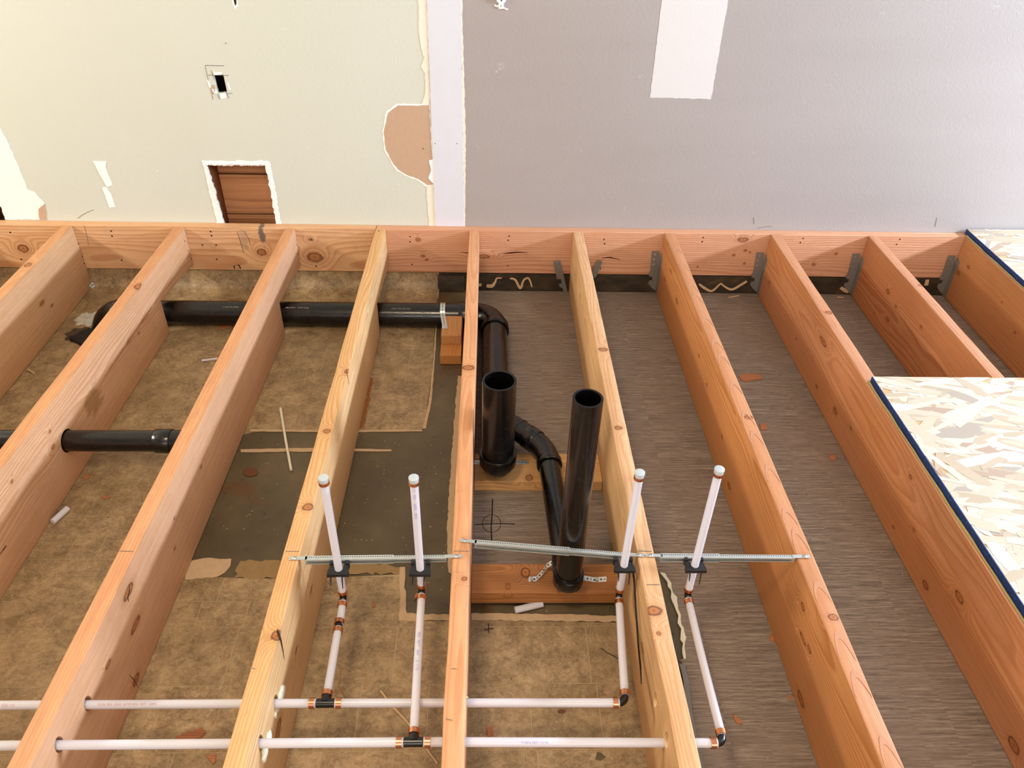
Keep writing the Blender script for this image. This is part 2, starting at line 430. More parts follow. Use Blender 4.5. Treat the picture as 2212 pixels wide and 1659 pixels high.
def osb_mat():
    t = NT('osb_strands'); g = t.n('ShaderNodeNewGeometry')
    r = g.outputs['Random Per Island']
    c = t.ramp(r, [(0, (0.40, 0.33, 0.23)), (0.10, (0.49, 0.43, 0.33)), (0.30, (0.56, 0.51, 0.41)), (0.58, (0.50, 0.43, 0.32)), (0.74, (0.43, 0.35, 0.25)), (0.86, (0.36, 0.26, 0.19)), (0.90, (0.62, 0.60, 0.53)), (0.96, (0.34, 0.29, 0.24))], 'CONSTANT')
    f = t.noise(t.vm('MULTIPLY', t.pos(), (25, 420, 100)), 1.0, 3, 0.6)
    c = t.mix(t.mr(f, 0.35, 0.75, 0, 0.30), c, lin('#a98a64'))
    t.set(Base_Color=c, Roughness=0.6); t.bump(f, 0.3, 0.0006); return t.m
M['osb'] = osb_mat()
M['osbbase'] = plain('osb_core', '#b8966a', 0.8, var=0.2, vscale=80)

# ---------------------------------------------------------------- structure: floor
FL = empty('floor', (0, -1.0, FZ - 0.002), None, None); del FL  # replaced by a real mesh below
D.objects.remove(D.objects['floor'])
me = bm2me(box_bm((-3.6, -5.0, FZ - 0.06), (4.6, 0.10, FZ - 0.0020)))
floor = tag(link('floor', me, M['slab'], None, (0, -1.0, FZ - 0.06)), kind='structure')

def clip(poly, axis, val, keep_less):
    out = []; n = len(poly)
    for i in range(n):
        a, b_ = poly[i], poly[(i + 1) % n]; ia = (a[axis] <= val) == keep_less; ib = (b_[axis] <= val) == keep_less
        if ia: out.append(a)
        if ia != ib:
            t = (val - a[axis]) / (b_[axis] - a[axis]); out.append(tuple(a[k] + (b_[k] - a[k]) * t for k in (0, 1)))
    return out
def fxy(px, py): q = at(px, py, Z=FZ); return (q.x, q.y)
# vinyl left in place: upper field (behind the drain line) and lower field
regA = [(-3.5, -0.03), (-0.135, -0.03)] + [fxy(*p) for p in ((944, 660), (939, 702), (934, 795), (927, 850), (920, 897), (912, 927), (780, 931), (560, 930))] + [(-0.70, -0.905), (-0.70, -1.445), (-3.5, -1.445)]
regB = [(-3.5, -1.4452), (-0.70, -1.4452)] + [fxy(*p) for p in ((640, 1251), (870, 1240), (863, 1327), (864, 1341), (970, 1341))] + [fxy(1020, 1339), fxy(1345, 1345), (0.47, -1.60), (0.50, -4.4), (-3.5, -4.4)]
rn = random.Random(3)
tiles = []
ROW = 0.0755
def lay(reg, y0, y1, x0, x1):
    y = y0
    while y > y1:
        h = ROW * rn.choice([1, 1, 1, 2, 2]) if True else ROW
        x = x0 - rn.uniform(0, 0.2)
        while x < x1:
            wd = rn.choice([0.075, 0.115, 0.15, 0.15, 0.225, 0.30])
            if h > ROW * 1.5: wd = rn.choice([0.15, 0.225, 0.30])
            q = reg; g = 0.0009
            q = clip(q, 0, x + g, False)
            if q: q = clip(q, 0, x + wd - g, True)
            if q: q = clip(q, 1, y - g, True)
            if q: q = clip(q, 1, y - h + g, False)
            if q and len(q) > 2:
                ar = abs(sum(q[i][0] * q[(i + 1) % len(q)][1] - q[(i + 1) % len(q)][0] * q[i][1] for i in range(len(q)))) / 2
                if ar > 2e-4: tiles.append(q)
            x += wd
        y -= h
lay(regA, -0.03, -1.445, -2.0, 0.0)
lay(regB, -1.4452, -2.32, -1.75, 0.55)
M['grout'] = plain('vinyl_joint_print', '#a8946c', 0.5, var=0.2, vscale=30)
for rg in (regA, regB):
    link('vinyl_sheet', prism([(a, b_, FZ - 0.0016) for a, b_ in rg], 0.0010, (0, 0, 1)), M['grout'], floor, (-1, -1, FZ))
for i, q in enumerate(tiles):
    cx = sum(a for a, _ in q) / len(q); cy = sum(b_ for _, b_ in q) / len(q)
    link('floor_tile', prism([(a, b_, FZ - 0.0016) for a, b_ in q], 0.0016, (0, 0, 1)), M['vinyl'], floor, (cx, cy, FZ - 0.0016))
# the rest of the same sheet, never in view, in one piece each
for lo, hi in (((-3.5, -4.4), (0.5, -2.35)), ((-3.5, -2.35), (-2.05, -0.05))):
    tag(box('vinyl_sheet', (lo[0], lo[1], FZ - 0.0016), (hi[0], hi[1], FZ - 0.0002), M['vinyl'], floor))
# brown ribbed flooring on the right
rib = [(0.015, -0.005), (4.5, -0.005), (4.5, -4.8), (0.56, -4.8), (0.56, -2.3)] + [fxy(*p) for p in ((1515, 1659), (1482, 1440), (1466, 1425), (1478, 1423), (1466, 1330), (1440, 1252), (1426, 1236), (1400, 1225))] + [(0.40, -1.47), (0.015, -1.475)]
tag(link('ribbed_flooring', prism([(a, b_, FZ - 0.0016) for a, b_ in rib], 0.0016, (0, 0, 1)), M['ribbed'], floor, (2, -1, FZ - 0.0016)), 'brown floor covering with fine ribs running along the wall')
def patch(name, px, mat, z0=0.0, th=0.0008, parent=floor, label=None, amp=0.002, step=0.012, sd=1):
    pts = [at(x, y, Z=FZ + z0 - 0.0006) for x, y in px]
    pts = ragged(pts, step, amp, 'z', sd); c = sum(pts, Vector()) / len(pts)
    return tag(link(name, prism(pts, th, (0, 0, 1)), mat, parent, c), label)
patch('backing_paper', [(989, 812), (998, 812), (993, 920), (983, 1063), (980, 1150), (975, 1240), (969, 1236), (966, 1150), (970, 1063), (980, 919)], M['paper'], label='strip of pale torn backing paper beside the middle joist')
patch('backing_paper', [(500, 1207), (498, 1222), (485, 1238), (470, 1246), (400, 1252), (404, 1212), (440, 1206)], M['paper'], sd=2)
patch('backing_paper', [(520, 971), (640, 968), (845, 971), (846, 975), (640, 976), (520, 977)], M['paper'], sd=3, amp=0.0012, step=0.02)
patch('backing_paper', [(540, 927), (700, 930), (912, 928), (912, 932), (700, 934), (540, 932)], M['paper'], sd=4, amp=0.001, step=0.02)
patch('backing_paper', [(864, 1225), (875, 1225), (874, 1260), (879, 1325), (970, 1328), (970, 1341), (863, 1341)], M['paper'], sd=5, z0=0.0003)
patch('backing_paper', [(1018, 1325), (1200, 1327), (1346, 1331), (1348, 1343), (1200, 1342), (1018, 1339)], M['paper'], sd=6, z0=0.0003)
patch('backing_paper', [(940, 705), (944, 705), (942, 740), (938, 795), (932, 870), (920, 926), (913, 926), (926, 870), (935, 790)], M['paper'], amp=0.0008, sd=7)
patch('sealant_crust', [(1425, 1238), (1436, 1240), (1450, 1262), (1470, 1330), (1482, 1380), (1481, 1424), (1476, 1424), (1470, 1370), (1460, 1320), (1441, 1258)], M['foam'], z0=0.001, th=0.004, sd=8, amp=0.004, label='crusty whitish sealant line')
patch('smudge', [(520, 1212), (700, 1206), (800, 1215), (866, 1225), (864, 1240), (760, 1240), (640, 1249), (505, 1250)], plain('brown_smudged_paper', '#8b7149', 0.7, var=0.3, vscale=30), sd=9, amp=0.005)
# rusty screw spill beside the short block, and an orange drip line beside the fourth joist
patch('rust_stain', [(800, 815), (806, 818), (797, 870), (790, 905), (783, 925), (778, 925), (788, 870)], plain('rust_orange_b', '#8a4f18', 0.7, var=0.3, vscale=60), sd=11, amp=0.004, z0=0.0012)
for k, (x, y, rx) in enumerate(((541, 1020, 17), (1213, 1537, 9), (150, 1118, 0))):
    if rx: patch('rust_stain', [(x + rx * math.cos(a * PI / 5), y + rx * 0.55 * math.sin(a * PI / 5)) for a in range(10)], plain('rust_spot', '#5f3516', 0.5, var=0.3, vscale=40), sd=20 + k, z0=0.0008)
# layout cross and circle drawn on the floor, and the small plus
def stroke(name, px, wid, mat, parent=floor, z=FZ + 0.0002, label=None):
    pts = [at(x, y, Z=z) for x, y in px]
    return tag(link(name, ribbon(pts, wid, (0, 0, 1), 0.0004), mat, parent, pts[0]), label)
stroke('marker_line', [(1064, 1078), (1063, 1110), (1061, 1140), (1062, 1168)], 0.0035, M['inkblack'], label='black marker cross drawn on the brown floor')
stroke('marker_line', [(1024, 1134), (1050, 1132), (1085, 1131), (1112, 1132)], 0.003, M['inkblack'])
stroke('marker_line', [(1062 + 20 * math.cos(a * PI / 12), 1131 + 19 * math.sin(a * PI / 12)) for a in range(25)], 0.0016, M['inkblack'])
stroke('marker_line', [(1055, 1347), (1056, 1368)], 0.0022, M['inkblack'])
stroke('marker_line', [(1046, 1361), (1066, 1357)], 0.0018, M['inkblack'])

# ---------------------------------------------------------------- structure: back wall with its holes
WY = 0.038
def wxz(px, py): q = at(px, py, Y=WY); return (q.x, q.z)
def curve_sheet(outer, holes, y, thick):
    cu = D.curves.new('c', 'CURVE'); cu.dimensions = '2D'; cu.fill_mode = 'BOTH'; cu.extrude = thick / 2
    for pl in [outer] + holes:
        s = cu.splines.new('POLY'); s.points.add(len(pl) - 1); s.use_cyclic_u = True
        for i, (a, b_) in enumerate(pl): s.points[i].co = (a, b_, 0, 1)
    o = D.objects.new('c', cu); COL.objects.link(o)
    dg = bpy.context.evaluated_depsgraph_get(); me = D.meshes.new_from_object(o.evaluated_get(dg)); D.objects.remove(o); D.curves.remove(cu)
    for v in me.vertices: v.co = Vector((v.co.x, y + thick / 2 - v.co.z, v.co.y))
    return me
def rag2(pts, step, amp, seed):
    q = ragged([Vector((a, 0, b_)) for a, b_ in pts], step, amp, 'y', seed); return [(p.x, p.z) for p in q]
vent = rag2([wxz(447, 357), wxz(573, 357), wxz(596, 478), wxz(597, 492), wxz(486, 492), wxz(482, 478)], 0.012, 0.003, 1)
outl = rag2([wxz(461, 162), wxz(482, 161), wxz(491, 200), wxz(471, 201)], 0.01, 0.0008, 2)
lowl = rag2([wxz(-60, 430), wxz(0, 442), wxz(11, 470), wxz(12, 490), wxz(-60, 490)], 0.012, 0.003, 3)
crack = rag2([wxz(503, -14), wxz(510, -12), wxz(511, 8), wxz(507, 14), wxz(504, 2)], 0.005, 0.001, 4)
me = curve_sheet([(-3.6, FZ - 0.05), (4.6, FZ - 0.05), (4.6, 2.3), (-3.6, 2.3)], [vent, outl, lowl, crack], WY, 0.013)
wall = tag(link('wall_back', me, M['wall'], None, (0.0, WY, FZ - 0.05)), kind='structure')
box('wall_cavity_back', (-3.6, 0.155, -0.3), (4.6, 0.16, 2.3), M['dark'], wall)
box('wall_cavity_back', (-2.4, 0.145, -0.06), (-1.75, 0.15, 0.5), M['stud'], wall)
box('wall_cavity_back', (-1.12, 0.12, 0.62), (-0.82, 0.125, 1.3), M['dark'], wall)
# sheathing boards and stud seen through the vent opening
zt = [0.34, at(500, 376, Y=0.125).z, at(500, 463, Y=0.125).z, -0.12]
for i in range(3):
    b = box_bm((-1.30, 0.128, zt[i + 1] + 0.003), (-0.62, 0.146, zt[i] - 0.003), 0.002)
    link('sheathing_board', bm2me(b), M['stain_board'], wall, (0, 0, 0))
vx = wxz(447, 357)[0]
box('stud', (vx - 0.035, WY + 0.014, -0.12), (vx + 0.004, 0.128, 0.5), M['stud'], wall)
box('wall_plate', (-1.3, WY + 0.014, -0.12), (-0.62, 0.128, -0.045), M['stud'], wall)
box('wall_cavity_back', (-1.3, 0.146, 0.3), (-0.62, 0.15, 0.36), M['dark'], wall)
def wpatch(name, px, mat, th=0.0012, step=0.01, amp=0.0015, sd=1, label=None, lift=0.0, parent=wall):
    pts = [at(x, y, Y=WY - lift) for x, y in px]
    pts = ragged(pts, step, amp, 'y', sd); c = sum(pts, Vector()) / len(pts)
    return tag(link(name, prism(pts, th, (0, -1, 0)), mat, parent, c), label)
# corner bead / tape strip between the two paints
strip = [at(904, -500, Y=WY), at(988, -500, Y=WY), at(1002.5, 492, Y=WY), at(940.5, 490, Y=WY)]
pts_ok = [1, 0, 1]
tr1 = tag(link('trim_1', prism(strip, 0.0035, (0, -1, 0)), M['tape'], None, strip[3]), kind='structure')
wpatch('cream_paint_edge', [(884, -500), (904, -500), (922, -20), (929, 228), (926, 229), (911, 224), (918, 203), (919, 160), (909, 142), (917, 124), (907, 88), (902, -20)], M['cream'], sd=5, amp=0.003)
wpatch('cream_paint_edge', [(921, 398), (937, 396), (941, 490), (927, 490), (924, 450)], M['cream'], sd=6, amp=0.002)
wpatch('cream_paint_edge', [(987, -500), (990, -500), (998, -20), (1006, 300), (1005, 491), (1002, 491), (1000, 300), (995, -20)], M['cream'], sd=7, amp=0.0015)
kp = [(927, 227), (895, 228), (860, 227), (838, 244), (829, 285), (833, 322), (848, 350), (860, 366), (880, 378), (905, 387), (922, 399), (936, 398), (933, 330)]
wpatch('torn_paper_edge', [(928, 224), (895, 225), (858, 224), (834, 242), (826, 285), (830, 324), (846, 353), (857, 369), (880, 381), (903, 390), (921, 403), (936, 402), (934, 330)], M['plaster'], sd=8, amp=0.0018, th=0.0008)
wpatch('bare_paper_patch', kp, M['kraft'], sd=9, amp=0.0012, th=0.0013, label='half round patch of bare brown drywall paper')
wpatch('torn_paper_edge', [(927, 346), (935, 344), (938, 398), (930, 390), (925, 384), (931, 368)], M['plaster'], sd=10, amp=0.002, th=0.0022)
wpatch('plaster_patch', [(221, 405), (229, 404), (240, 420), (249, 447), (236, 448)], M['plaster'], sd=21, amp=0.0008)
wpatch('plaster_patch', [(201, 348), (230, 349), (228, 362), (243, 400), (232, 404), (222, 388)], M['plaster'], sd=11, amp=0.0008, label='small white lightning shaped patch of bare plaster')
wpatch('plaster_patch', [(-40, 230), (0, 275), (14, 300), (36, 350), (60, 410), (76, 416), (96, 440), (101, 474), (11, 474), (2, 446), (-40, 440)], M['compound'], sd=12, amp=0.002, label='wide white joint compound band at the left edge')
wpatch('bare_paper_patch', [(83, 452), (97, 440), (101, 474), (86, 474)], M['kraft'], sd=13, th=0.002)
wpatch('white_paint_patch', [(1467, -300), (1625, -300), (1573, 0), (1536, 214), (1404, 211), (1430, 0)], M['whitepaint'], sd=14, amp=0.0012, th=0.0006, label='white unpainted rectangle on the grey wall')
vo = rag2([wxz(436, 347), wxz(500, 348), wxz(576, 347), wxz(584, 352), wxz(608, 486), wxz(607, 494), wxz(470, 494), wxz(467, 470)], 0.010, 0.003, 61)
vi = [(a, b_) for a, b_ in vent]
link('torn_plaster_edge', curve_sheet(vo, [vi], WY - 0.0012, 0.0012), M['plaster'], wall, (vo[0][0], WY, vo[0][1]))
# torn edge round the vent opening (built as a ring of short ragged chips)
rr = random.Random(5)
ring_px = [(441, 350), (573, 350), (601, 484)]
def chips(a, b_, n, wd, sd):
    r_ = random.Random(sd); vs_ = []; fs = []
    for i in range(n):
        t = (i + r_.random() * 0.6) / n; x = a[0] + (b_[0] - a[0]) * t + r_.uniform(-1, 1) * wd * 0.4; y = a[1] + (b_[1] - a[1]) * t + r_.uniform(-1, 1) * wd * 0.4
        s = wd * r_.uniform(0.5, 1.1); an = r_.uniform(0, 2 * PI); k = len(vs_)
        for j in range(6):
            q = at(x + s * math.cos(an + j * PI / 3) * r_.uniform(.6, 1.1), y + s * math.sin(an + j * PI / 3) * r_.uniform(.5, 1), Y=WY - r_.uniform(0.0005, 0.003)); vs_.append(q)
        vs_.append(at(x, y, Y=WY - r_.uniform(0.003, 0.006)))
        for j in range(6): fs.append((k + j, k + (j + 1) % 6, k + 6))
    return mesh(vs_, fs)
for a, b_, n, wd in (((443, 355), (572, 355), 60, 3.6), ((446, 358), (480, 478), 50, 2.6), ((577, 360), (600, 478), 40, 2.2)):
    me = chips(a, b_, n, wd, n + int(wd)); tag(link('torn_plaster_edge', me, M['plaster'], wall, me.vertices[0].co.copy()), kind='stuff')
# old switch plate outline, chips and pencil guides round the outlet cut-out
def wstroke(px, wid, mat, name='pencil_line', lift=0.0006):
    pts = [at(x, y, Y=WY - lift) for x, y in px]; link(name, ribbon(pts, wid, (0, -1, 0), 0.0004), mat, wall, pts[0])
wstroke([(443, 141), (484, 142)], 0.0016, M['pencil']); wstroke([(443, 142), (449, 170), (456, 195), (460, 215)], 0.0012, M['pencil'])
wstroke([(456, 152), (463, 172)], 0.0014, M['pencil']); wstroke([(449, 162), (494, 163)], 0.0014, M['pencil'])
wstroke([(470, 203), (474, 214)], 0.0016, M['pencil']); wstroke([(489, 198), (494, 213)], 0.0016, M['pencil']); wstroke([(490, 202), (502, 202)], 0.0012, M['pencil'])
wstroke([(168, 472), (178, 464), (196, 455), (203, 453)], 0.0012, M['pencil']); wstroke([(1628, 470), (1629, 484)], 0.0014, M['pencil']); wstroke([(2024, 470), (2020, 490)], 0.0014, M['pencil'])
wstroke([(1636, 493), (1650, 490), (1668, 489)], 0.0014, M['pencil'])
wpatch('plaster_patch', [(447, 173), (451, 174), (456, 190), (452, 188)], M['plaster'], sd=15, amp=0.0005)
wpatch('plaster_patch', [(490, 178), (492, 178), (499, 193), (496, 195)], M['plaster'], sd=16, amp=0.0005)
wpatch('plaster_patch', [(457, 192), (466, 192), (470, 202), (463, 201)], M['plaster'], sd=17, amp=0.0005)
wpatch('plaster_patch', [(475, 203), (486, 201), (490, 211), (478, 214)], M['plaster'], sd=18, amp=0.0008)
wpatch('plaster_patch', [(462, 156), (480, 157), (480, 161), (462, 162)], M['plaster'], sd=19, amp=0.0005)
wpatch('bare_paper_patch', [(457, 184), (463, 183), (466, 200), (459, 204)], M['kraft'], sd=20, amp=0.0004)
wpatch('plaster_patch', [(501, -10), (513, -10), (514, 12), (508, 20), (502, 6)], M['plaster'], sd=22, amp=0.0008, th=0.0004)
wpatch('crack', [(504, -14), (510, -12), (511, 8), (508, 13), (505, 2)], M['black'], sd=23, amp=0.0004, th=0.0008)
for (x, y) in ((488, 93), (914, 321), (340, 369), (860, 398), (1072, 155)):
    c = at(x, y, Y=WY); link('wall_dot', bm2me(disc_bm(c, 0.0022 if x == 914 else 0.0015, (0, -1, 0), 10)), M['inkblack'] if x in (488, 914) else M['plaster'], wall, c)
for (x, y) in ((940, 310), (987, 310)):
    c = at(x, y, Y=WY - 0.0035); link('nail_hole', bm2me(disc_bm(c, 0.002, (0, -1, 0), 10, 0.0006)), M['galvd'], tr1, c)
# duplex outlet at the top edge of the picture
oc = at(1083, -8, Y=WY)
ot = empty('wall_outlet', (oc.x, WY, oc.z), 'white duplex power outlet without its cover plate, on the grey wall', 'outlet')
zb = at(1083, 18, Y=WY).z
def face(cz, dz):
    pts = []
    for k in range(24):
        a = 2 * PI * k / 24; x = 0.0165 * math.cos(a); z = 0.0165 * math.sin(a); z = max(-0.0125, min(0.0125, z)); pts.append((oc.x + x, WY - 0.004, cz + z))
    return prism(pts, 0.007, (0, -1, 0))
box('yoke', (oc.x - 0.0085, WY - 0.004, zb - 0.001), (oc.x + 0.0085, WY - 0.001, zb + 0.11), M['outlet'], ot)
for cz in (zb + 0.031, zb + 0.07):
    f = link('receptacle_face', face(cz, 0), M['outlet'], ot, (oc.x, WY - 0.004, cz))
    for dx in (-0.006, 0.006): box('slot', (oc.x + dx - 0.001, WY - 0.0115, cz + 0.001), (oc.x + dx + 0.001, WY - 0.0109, cz + 0.008), M['black'], f)
    link('ground_hole', bm2me(disc_bm((oc.x, WY - 0.011, cz - 0.006), 0.0024, (0, -1, 0), 12, 0.0005)), M['black'], f, (oc.x, WY - 0.011, cz - 0.006))
link('mounting_screw', bm2me(disc_bm((oc.x, WY - 0.004, zb + 0.008), 0.003, (0, -1, 0), 12, 0.001)), M['screw'], ot, (oc.x, WY - 0.004, zb + 0.008))
me = chips((1070, 12), (1096, 20), 22, 3.0, 77); tag(link('torn_plaster_edge', me, M['plaster'], wall, me.vertices[0].co.copy()), kind='stuff')
# room shell, outside the picture; openings left for the windows
def slabs(name, los, side):
    b = bmesh.new()
    for lo, hi in los:
        t = box_bm(lo, hi); m_ = D.meshes.new('x'); t.to_mesh(m_); t.free(); b.from_mesh(m_)
    return tag(link(name, bm2me(b), M['room'], None, los[0][0]), kind='structure')
slabs('wall_left', [((-3.7, -5.0, FZ - .05), (-3.6, 0.04, 1.0)), ((-3.7, -5.0, 2.0), (-3.6, 0.04, 2.3)), ((-3.7, -5.0, 1.0), (-3.6, -1.9, 2.0)), ((-3.7, -0.35, 1.0), (-3.6, 0.04, 2.0))], 0)
slabs('wall_right', [((4.6, -5.0, FZ - .05), (4.7, 0.04, 0.85)), ((4.6, -5.0, 1.95), (4.7, 0.04, 2.3)), ((4.6, -5.0, 0.85), (4.7, -2.0, 1.95)), ((4.6, -0.3, 0.85), (4.7, 0.04, 1.95))], 0)
slabs('wall_front', [((-3.7, -5.1, FZ - .05), (4.7, -5.0, 2.3))], 0)
slabs('ceiling', [((-3.7, -5.1, 2.3), (4.7, 0.1, 2.36))], 0)

# band of wall below the rim board: vinyl coved up the wall on the left, bare adhesive on the right
def cove(x0, x1, mat, name, label, top=-0.187, yoff=0.0):
    prof = [(-0.075, FZ), (-0.045, FZ + 0.0008), (-0.022, FZ + 0.006), (-0.006, FZ + 0.02), (0.003, FZ + 0.04), (0.006, top)]
    b = bmesh.new(); n = max(2, int((x1 - x0) / 0.05)); rows = []
    for i in range(n + 1):
        x = x0 + (x1 - x0) * i / n; rows.append([b.verts.new((x, y + yoff + rr.uniform(-.001, .001), z)) for y, z in prof])
    for i in range(n):
        for j in range(len(prof) - 1): b.faces.new((rows[i][j], rows[i + 1][j], rows[i + 1][j + 1], rows[i][j + 1]))
    me = bm2me(b); o = link(name, me, mat, wall, (x0, 0, FZ), smooth=True); return tag(o, label)
cove(-3.5, -0.128, M['vinyl'], 'cove_base', 'stone pattern vinyl turned up the foot of the wall')
box('dark_base_band', (-0.128, -0.002, FZ), (4.5, 0.03, -0.186), M['basedark'], wall)
pb = [at(945, 594, Y=-0.004), at(1003, 596, Y=-0.004), at(1004, 640, Y=-0.02), at(947, 646, Y=-0.02)]
link('dark_base_patch', prism(pb, 0.003, (0, -1, 0)), M['basedark'], wall, pb[0])
# dried adhesive squiggles on the dark band
def squig(px, wd):
    if isinstance(wd, list):
        P_ = [(x, y, w_) for (x, y), w_ in zip(px, wd)]; o_ = []
        for i in range(len(P_) - 1):
            p0, p1, p2, p3 = P_[max(0, i - 1)], P_[i], P_[i + 1], P_[min(len(P_) - 1, i + 2)]
            for j in range(5):
                t = j / 5; o_.append(tuple(0.5 * (2 * p1[c] + (p2[c] - p0[c]) * t + (2 * p0[c] - 5 * p1[c] + 4 * p2[c] - p3[c]) * t * t + (3 * p1[c] - p0[c] - 3 * p2[c] + p3[c]) * t ** 3) for c in range(3)))
        o_.append(P_[-1]); px = [(q[0], q[1]) for q in o_]; wd = [max(0.002, q[2]) for q in o_]
    pts = [at(x, y, Y=-0.0035) for x, y in px]; tag(link('adhesive_bead', ribbon(pts, wd, (0, -1, 0), 0.003), M['glue'], wall, pts[0]), None)
squig([(1051, 617), (1063, 617), (1070, 608), (1073, 601), (1084, 600)], [0.014, 0.014, 0.007, 0.006, 0.004])
squig([(1102, 601), (1113, 604), (1124, 622), (1131, 605), (1142, 601), (1149, 619)], [0.006, 0.008, 0.010, 0.007, 0.007, 0.006])
squig([(1034, 616), (1040, 614)], 0.012)
squig([(1510, 613), (1522, 622), (1538, 628), (1556, 613), (1563, 617), (1580, 625), (1600, 615), (1613, 607)], [0.007, 0.010, 0.008, 0.006, 0.006, 0.009, 0.009, 0.008])
squig([(1816, 621), (1825, 627), (1832, 632)], [0.012, 0.014, 0.004]); squig([(2000, 616), (2003, 604)], [0.016, 0.014])
for px in ([(1574, 643), (1596, 639)], [(1808, 642), (1822, 643)]):
    pts = [at(x, y, Z=FZ + 0.001) for x, y in px]; link('adhesive_bead', ribbon(pts, 0.006, (0, 0, 1), 0.002), M['glue'], floor, pts[0])

# ---------------------------------------------------------------- rim boards
def nail(px, py, parent, X=None, Y=None, n=(0, -1, 0), r=0.0032):
    c = at(px, py, X=X, Y=Y); link('nail_head', bm2me(disc_bm(c, r, n, 10, 0.0008)), M['nail'], parent, c)
def kp_(px, py, r, st, Y=0.0, X=None):
    q = at(px, py, Y=Y) if X is None else at(px, py, X=X); return q, r, st
XS = at(811, 490, Y=0).x
def rim(name, x0, x1, light, dark, knots, stain, seed, label, pith, ring=0.006):
    o3 = Vector(((x0 + x1) / 2, 0.019, -0.184))
    kn = [(q.y - o3.y, q.x - o3.x, q.z - o3.z, r_, st) for q, r_, st in knots]      # already swapped: length on the second axis
    stn = [(q.y - o3.y, q.x - o3.x, q.z - o3.z, 0.05, rx, rz, c_, a_) for q, rx, rz, c_, a_ in stain]
    m = wood(name + '_wood', light, dark, axis='X', pith=pith, ring=ring, knots=kn, stain=stn, seed=seed, contrast=0.62, pink=0.45, warp=0.012)
    me = bm2me(box_bm((x0, 0.0, -0.184), (x1, 0.0375, 0.0), 0.0022))
    return tag(link(name, me, m, None, o3), label, 'board', 'rim boards along the wall')
r1 = rim('rim_board', -3.4, XS - 0.0008, '#dfb888', '#b0744a', [kp_(50, 537, 0.016, 1.3), kp_(565, 545, 0.014, 1.3), kp_(680, 556, 0.020, 1.5), kp_(670, 517, 0.005, 1.5)],
         [(at(565, 505, Y=0), 0.012, 0.045, '#40464a', 0.8), (at(527, 520, Y=0), 0.016, 0.05, '#8d7a6c', 0.45)], 2.3,
         'yellowish rim board under the pale wall, with black stamp smears and a swirl knot', (0.20, 0.02), 0.008)
r2 = rim('rim_board', XS + 0.0008, 4.4, '#d8a685', '#a96c45', [kp_(903, 518, 0.008, 1.2), kp_(914, 553, 0.006, 1.3), kp_(922, 561, 0.005, 1.3), kp_(1605, 518, 0.010, 2.0), kp_(1585, 551, 0.005, 1.3), kp_(1610, 541, 0.005, 1.3), kp_(1620, 545, 0.004, 1), kp_(1608, 569, 0.005, 1), kp_(1806, 548, 0.005, 1.2), kp_(1758, 571, 0.006, 1.2), kp_(1045, 554, 0.009, 2.5)],
         [], 5.7, 'pinkish rim board under the grey wall, with scattered small knots', (0.16, -0.04), 0.0065)
for x, y in ((22, 502), (46, 560), (240, 499), (242, 510), (263, 562), (455, 500), (457, 509), (437, 529), (467, 529), (468, 560), (674, 518), (683, 575)): nail(x, y, r1, Y=0)
for x, y in ((886, 511), (886, 522), (890, 571), (1100, 510), (1098, 519), (1097, 574), (1305, 517), (1306, 526), (1297, 580), (1519, 513), (1517, 522), (1507, 576), (1735, 515), (1729, 524), (1944, 517), (1937, 528)): nail(x, y, r2, Y=0, r=0.0028)
def rstroke(px, wd, mat=M['inkblack'], par=r1):
    pts = [at(x, y, Y=-0.0002) for x, y in px]; link('ink_mark', ribbon(pts, wd, (0, -1, 0), 0.0004), mat, par, pts[0])
rstroke([(505, 574), (507, 581)], 0.004); rstroke([(506, 574), (515, 573)], 0.0012); rstroke([(515, 571), (520, 580)], 0.0045); rstroke([(511, 580), (521, 580)], 0.0012)
rstroke([(512, 500), (518, 518), (526, 545)], 0.0012); rstroke([(528, 500), (537, 515), (541, 530)], 0.0012); rstroke([(182, 487), (187, 505), (192, 530)], 0.0012, M['pencil'])
for px, wd in (([(1087, 548), (1105, 546), (1118, 545), (1140, 546)], [0.002, 0.006, 0.005, 0.001]), ([(1300, 557), (1318, 556), (1341, 561)], [0.002, 0.006, 0.001]), ([(995, 545), (1012, 546)], [0.001, 0.004])):
    pts = [at(x, y, Y=-0.0002) for x, y in px]; link('pitch_crack', ribbon(pts, wd, (0, -1, 0), 0.0003), plain('pitch_brown', '#4a200c', 0.5, bump=0), r2, pts[0])

# ---------------------------------------------------------------- floor joists
def holes_cut(o, cyl):
    """bore real holes through a joist; cyl = (centre, axis dir, radius_y, radius_z)"""
    for c, ry, rz in cyl:
        b = bmesh.new(); n = 24
        a = [b.verts.new((c[0] - 0.06, c[1] + ry * math.cos(2 * PI * k / n), c[2] + rz * math.sin(2 * PI * k / n))) for k in range(n)]
        d = [b.verts.new((c[0] + 0.06, c[1] + ry * math.cos(2 * PI * k / n), c[2] + rz * math.sin(2 * PI * k / n))) for k in range(n)]
        b.faces.new(a[::-1]); b.faces.new(d)
        for k in range(n): b.faces.new((a[k], a[(k + 1) % n], d[(k + 1) % n], d[k]))
        me = bm2me(b); co = D.objects.new('cut', me); COL.objects.link(co)
        md = o.modifiers.new('b', 'BOOLEAN'); md.operation = 'DIFFERENCE'; md.object = co; md.solver = 'EXACT'
        dg = bpy.context.evaluated_depsgraph_get(); m2 = D.meshes.new_from_object(o.evaluated_get(dg))
        o.modifiers.clear(); old = o.data; o.data = m2; D.objects.remove(co); D.meshes.remove(me)
        D.meshes.remove(old)
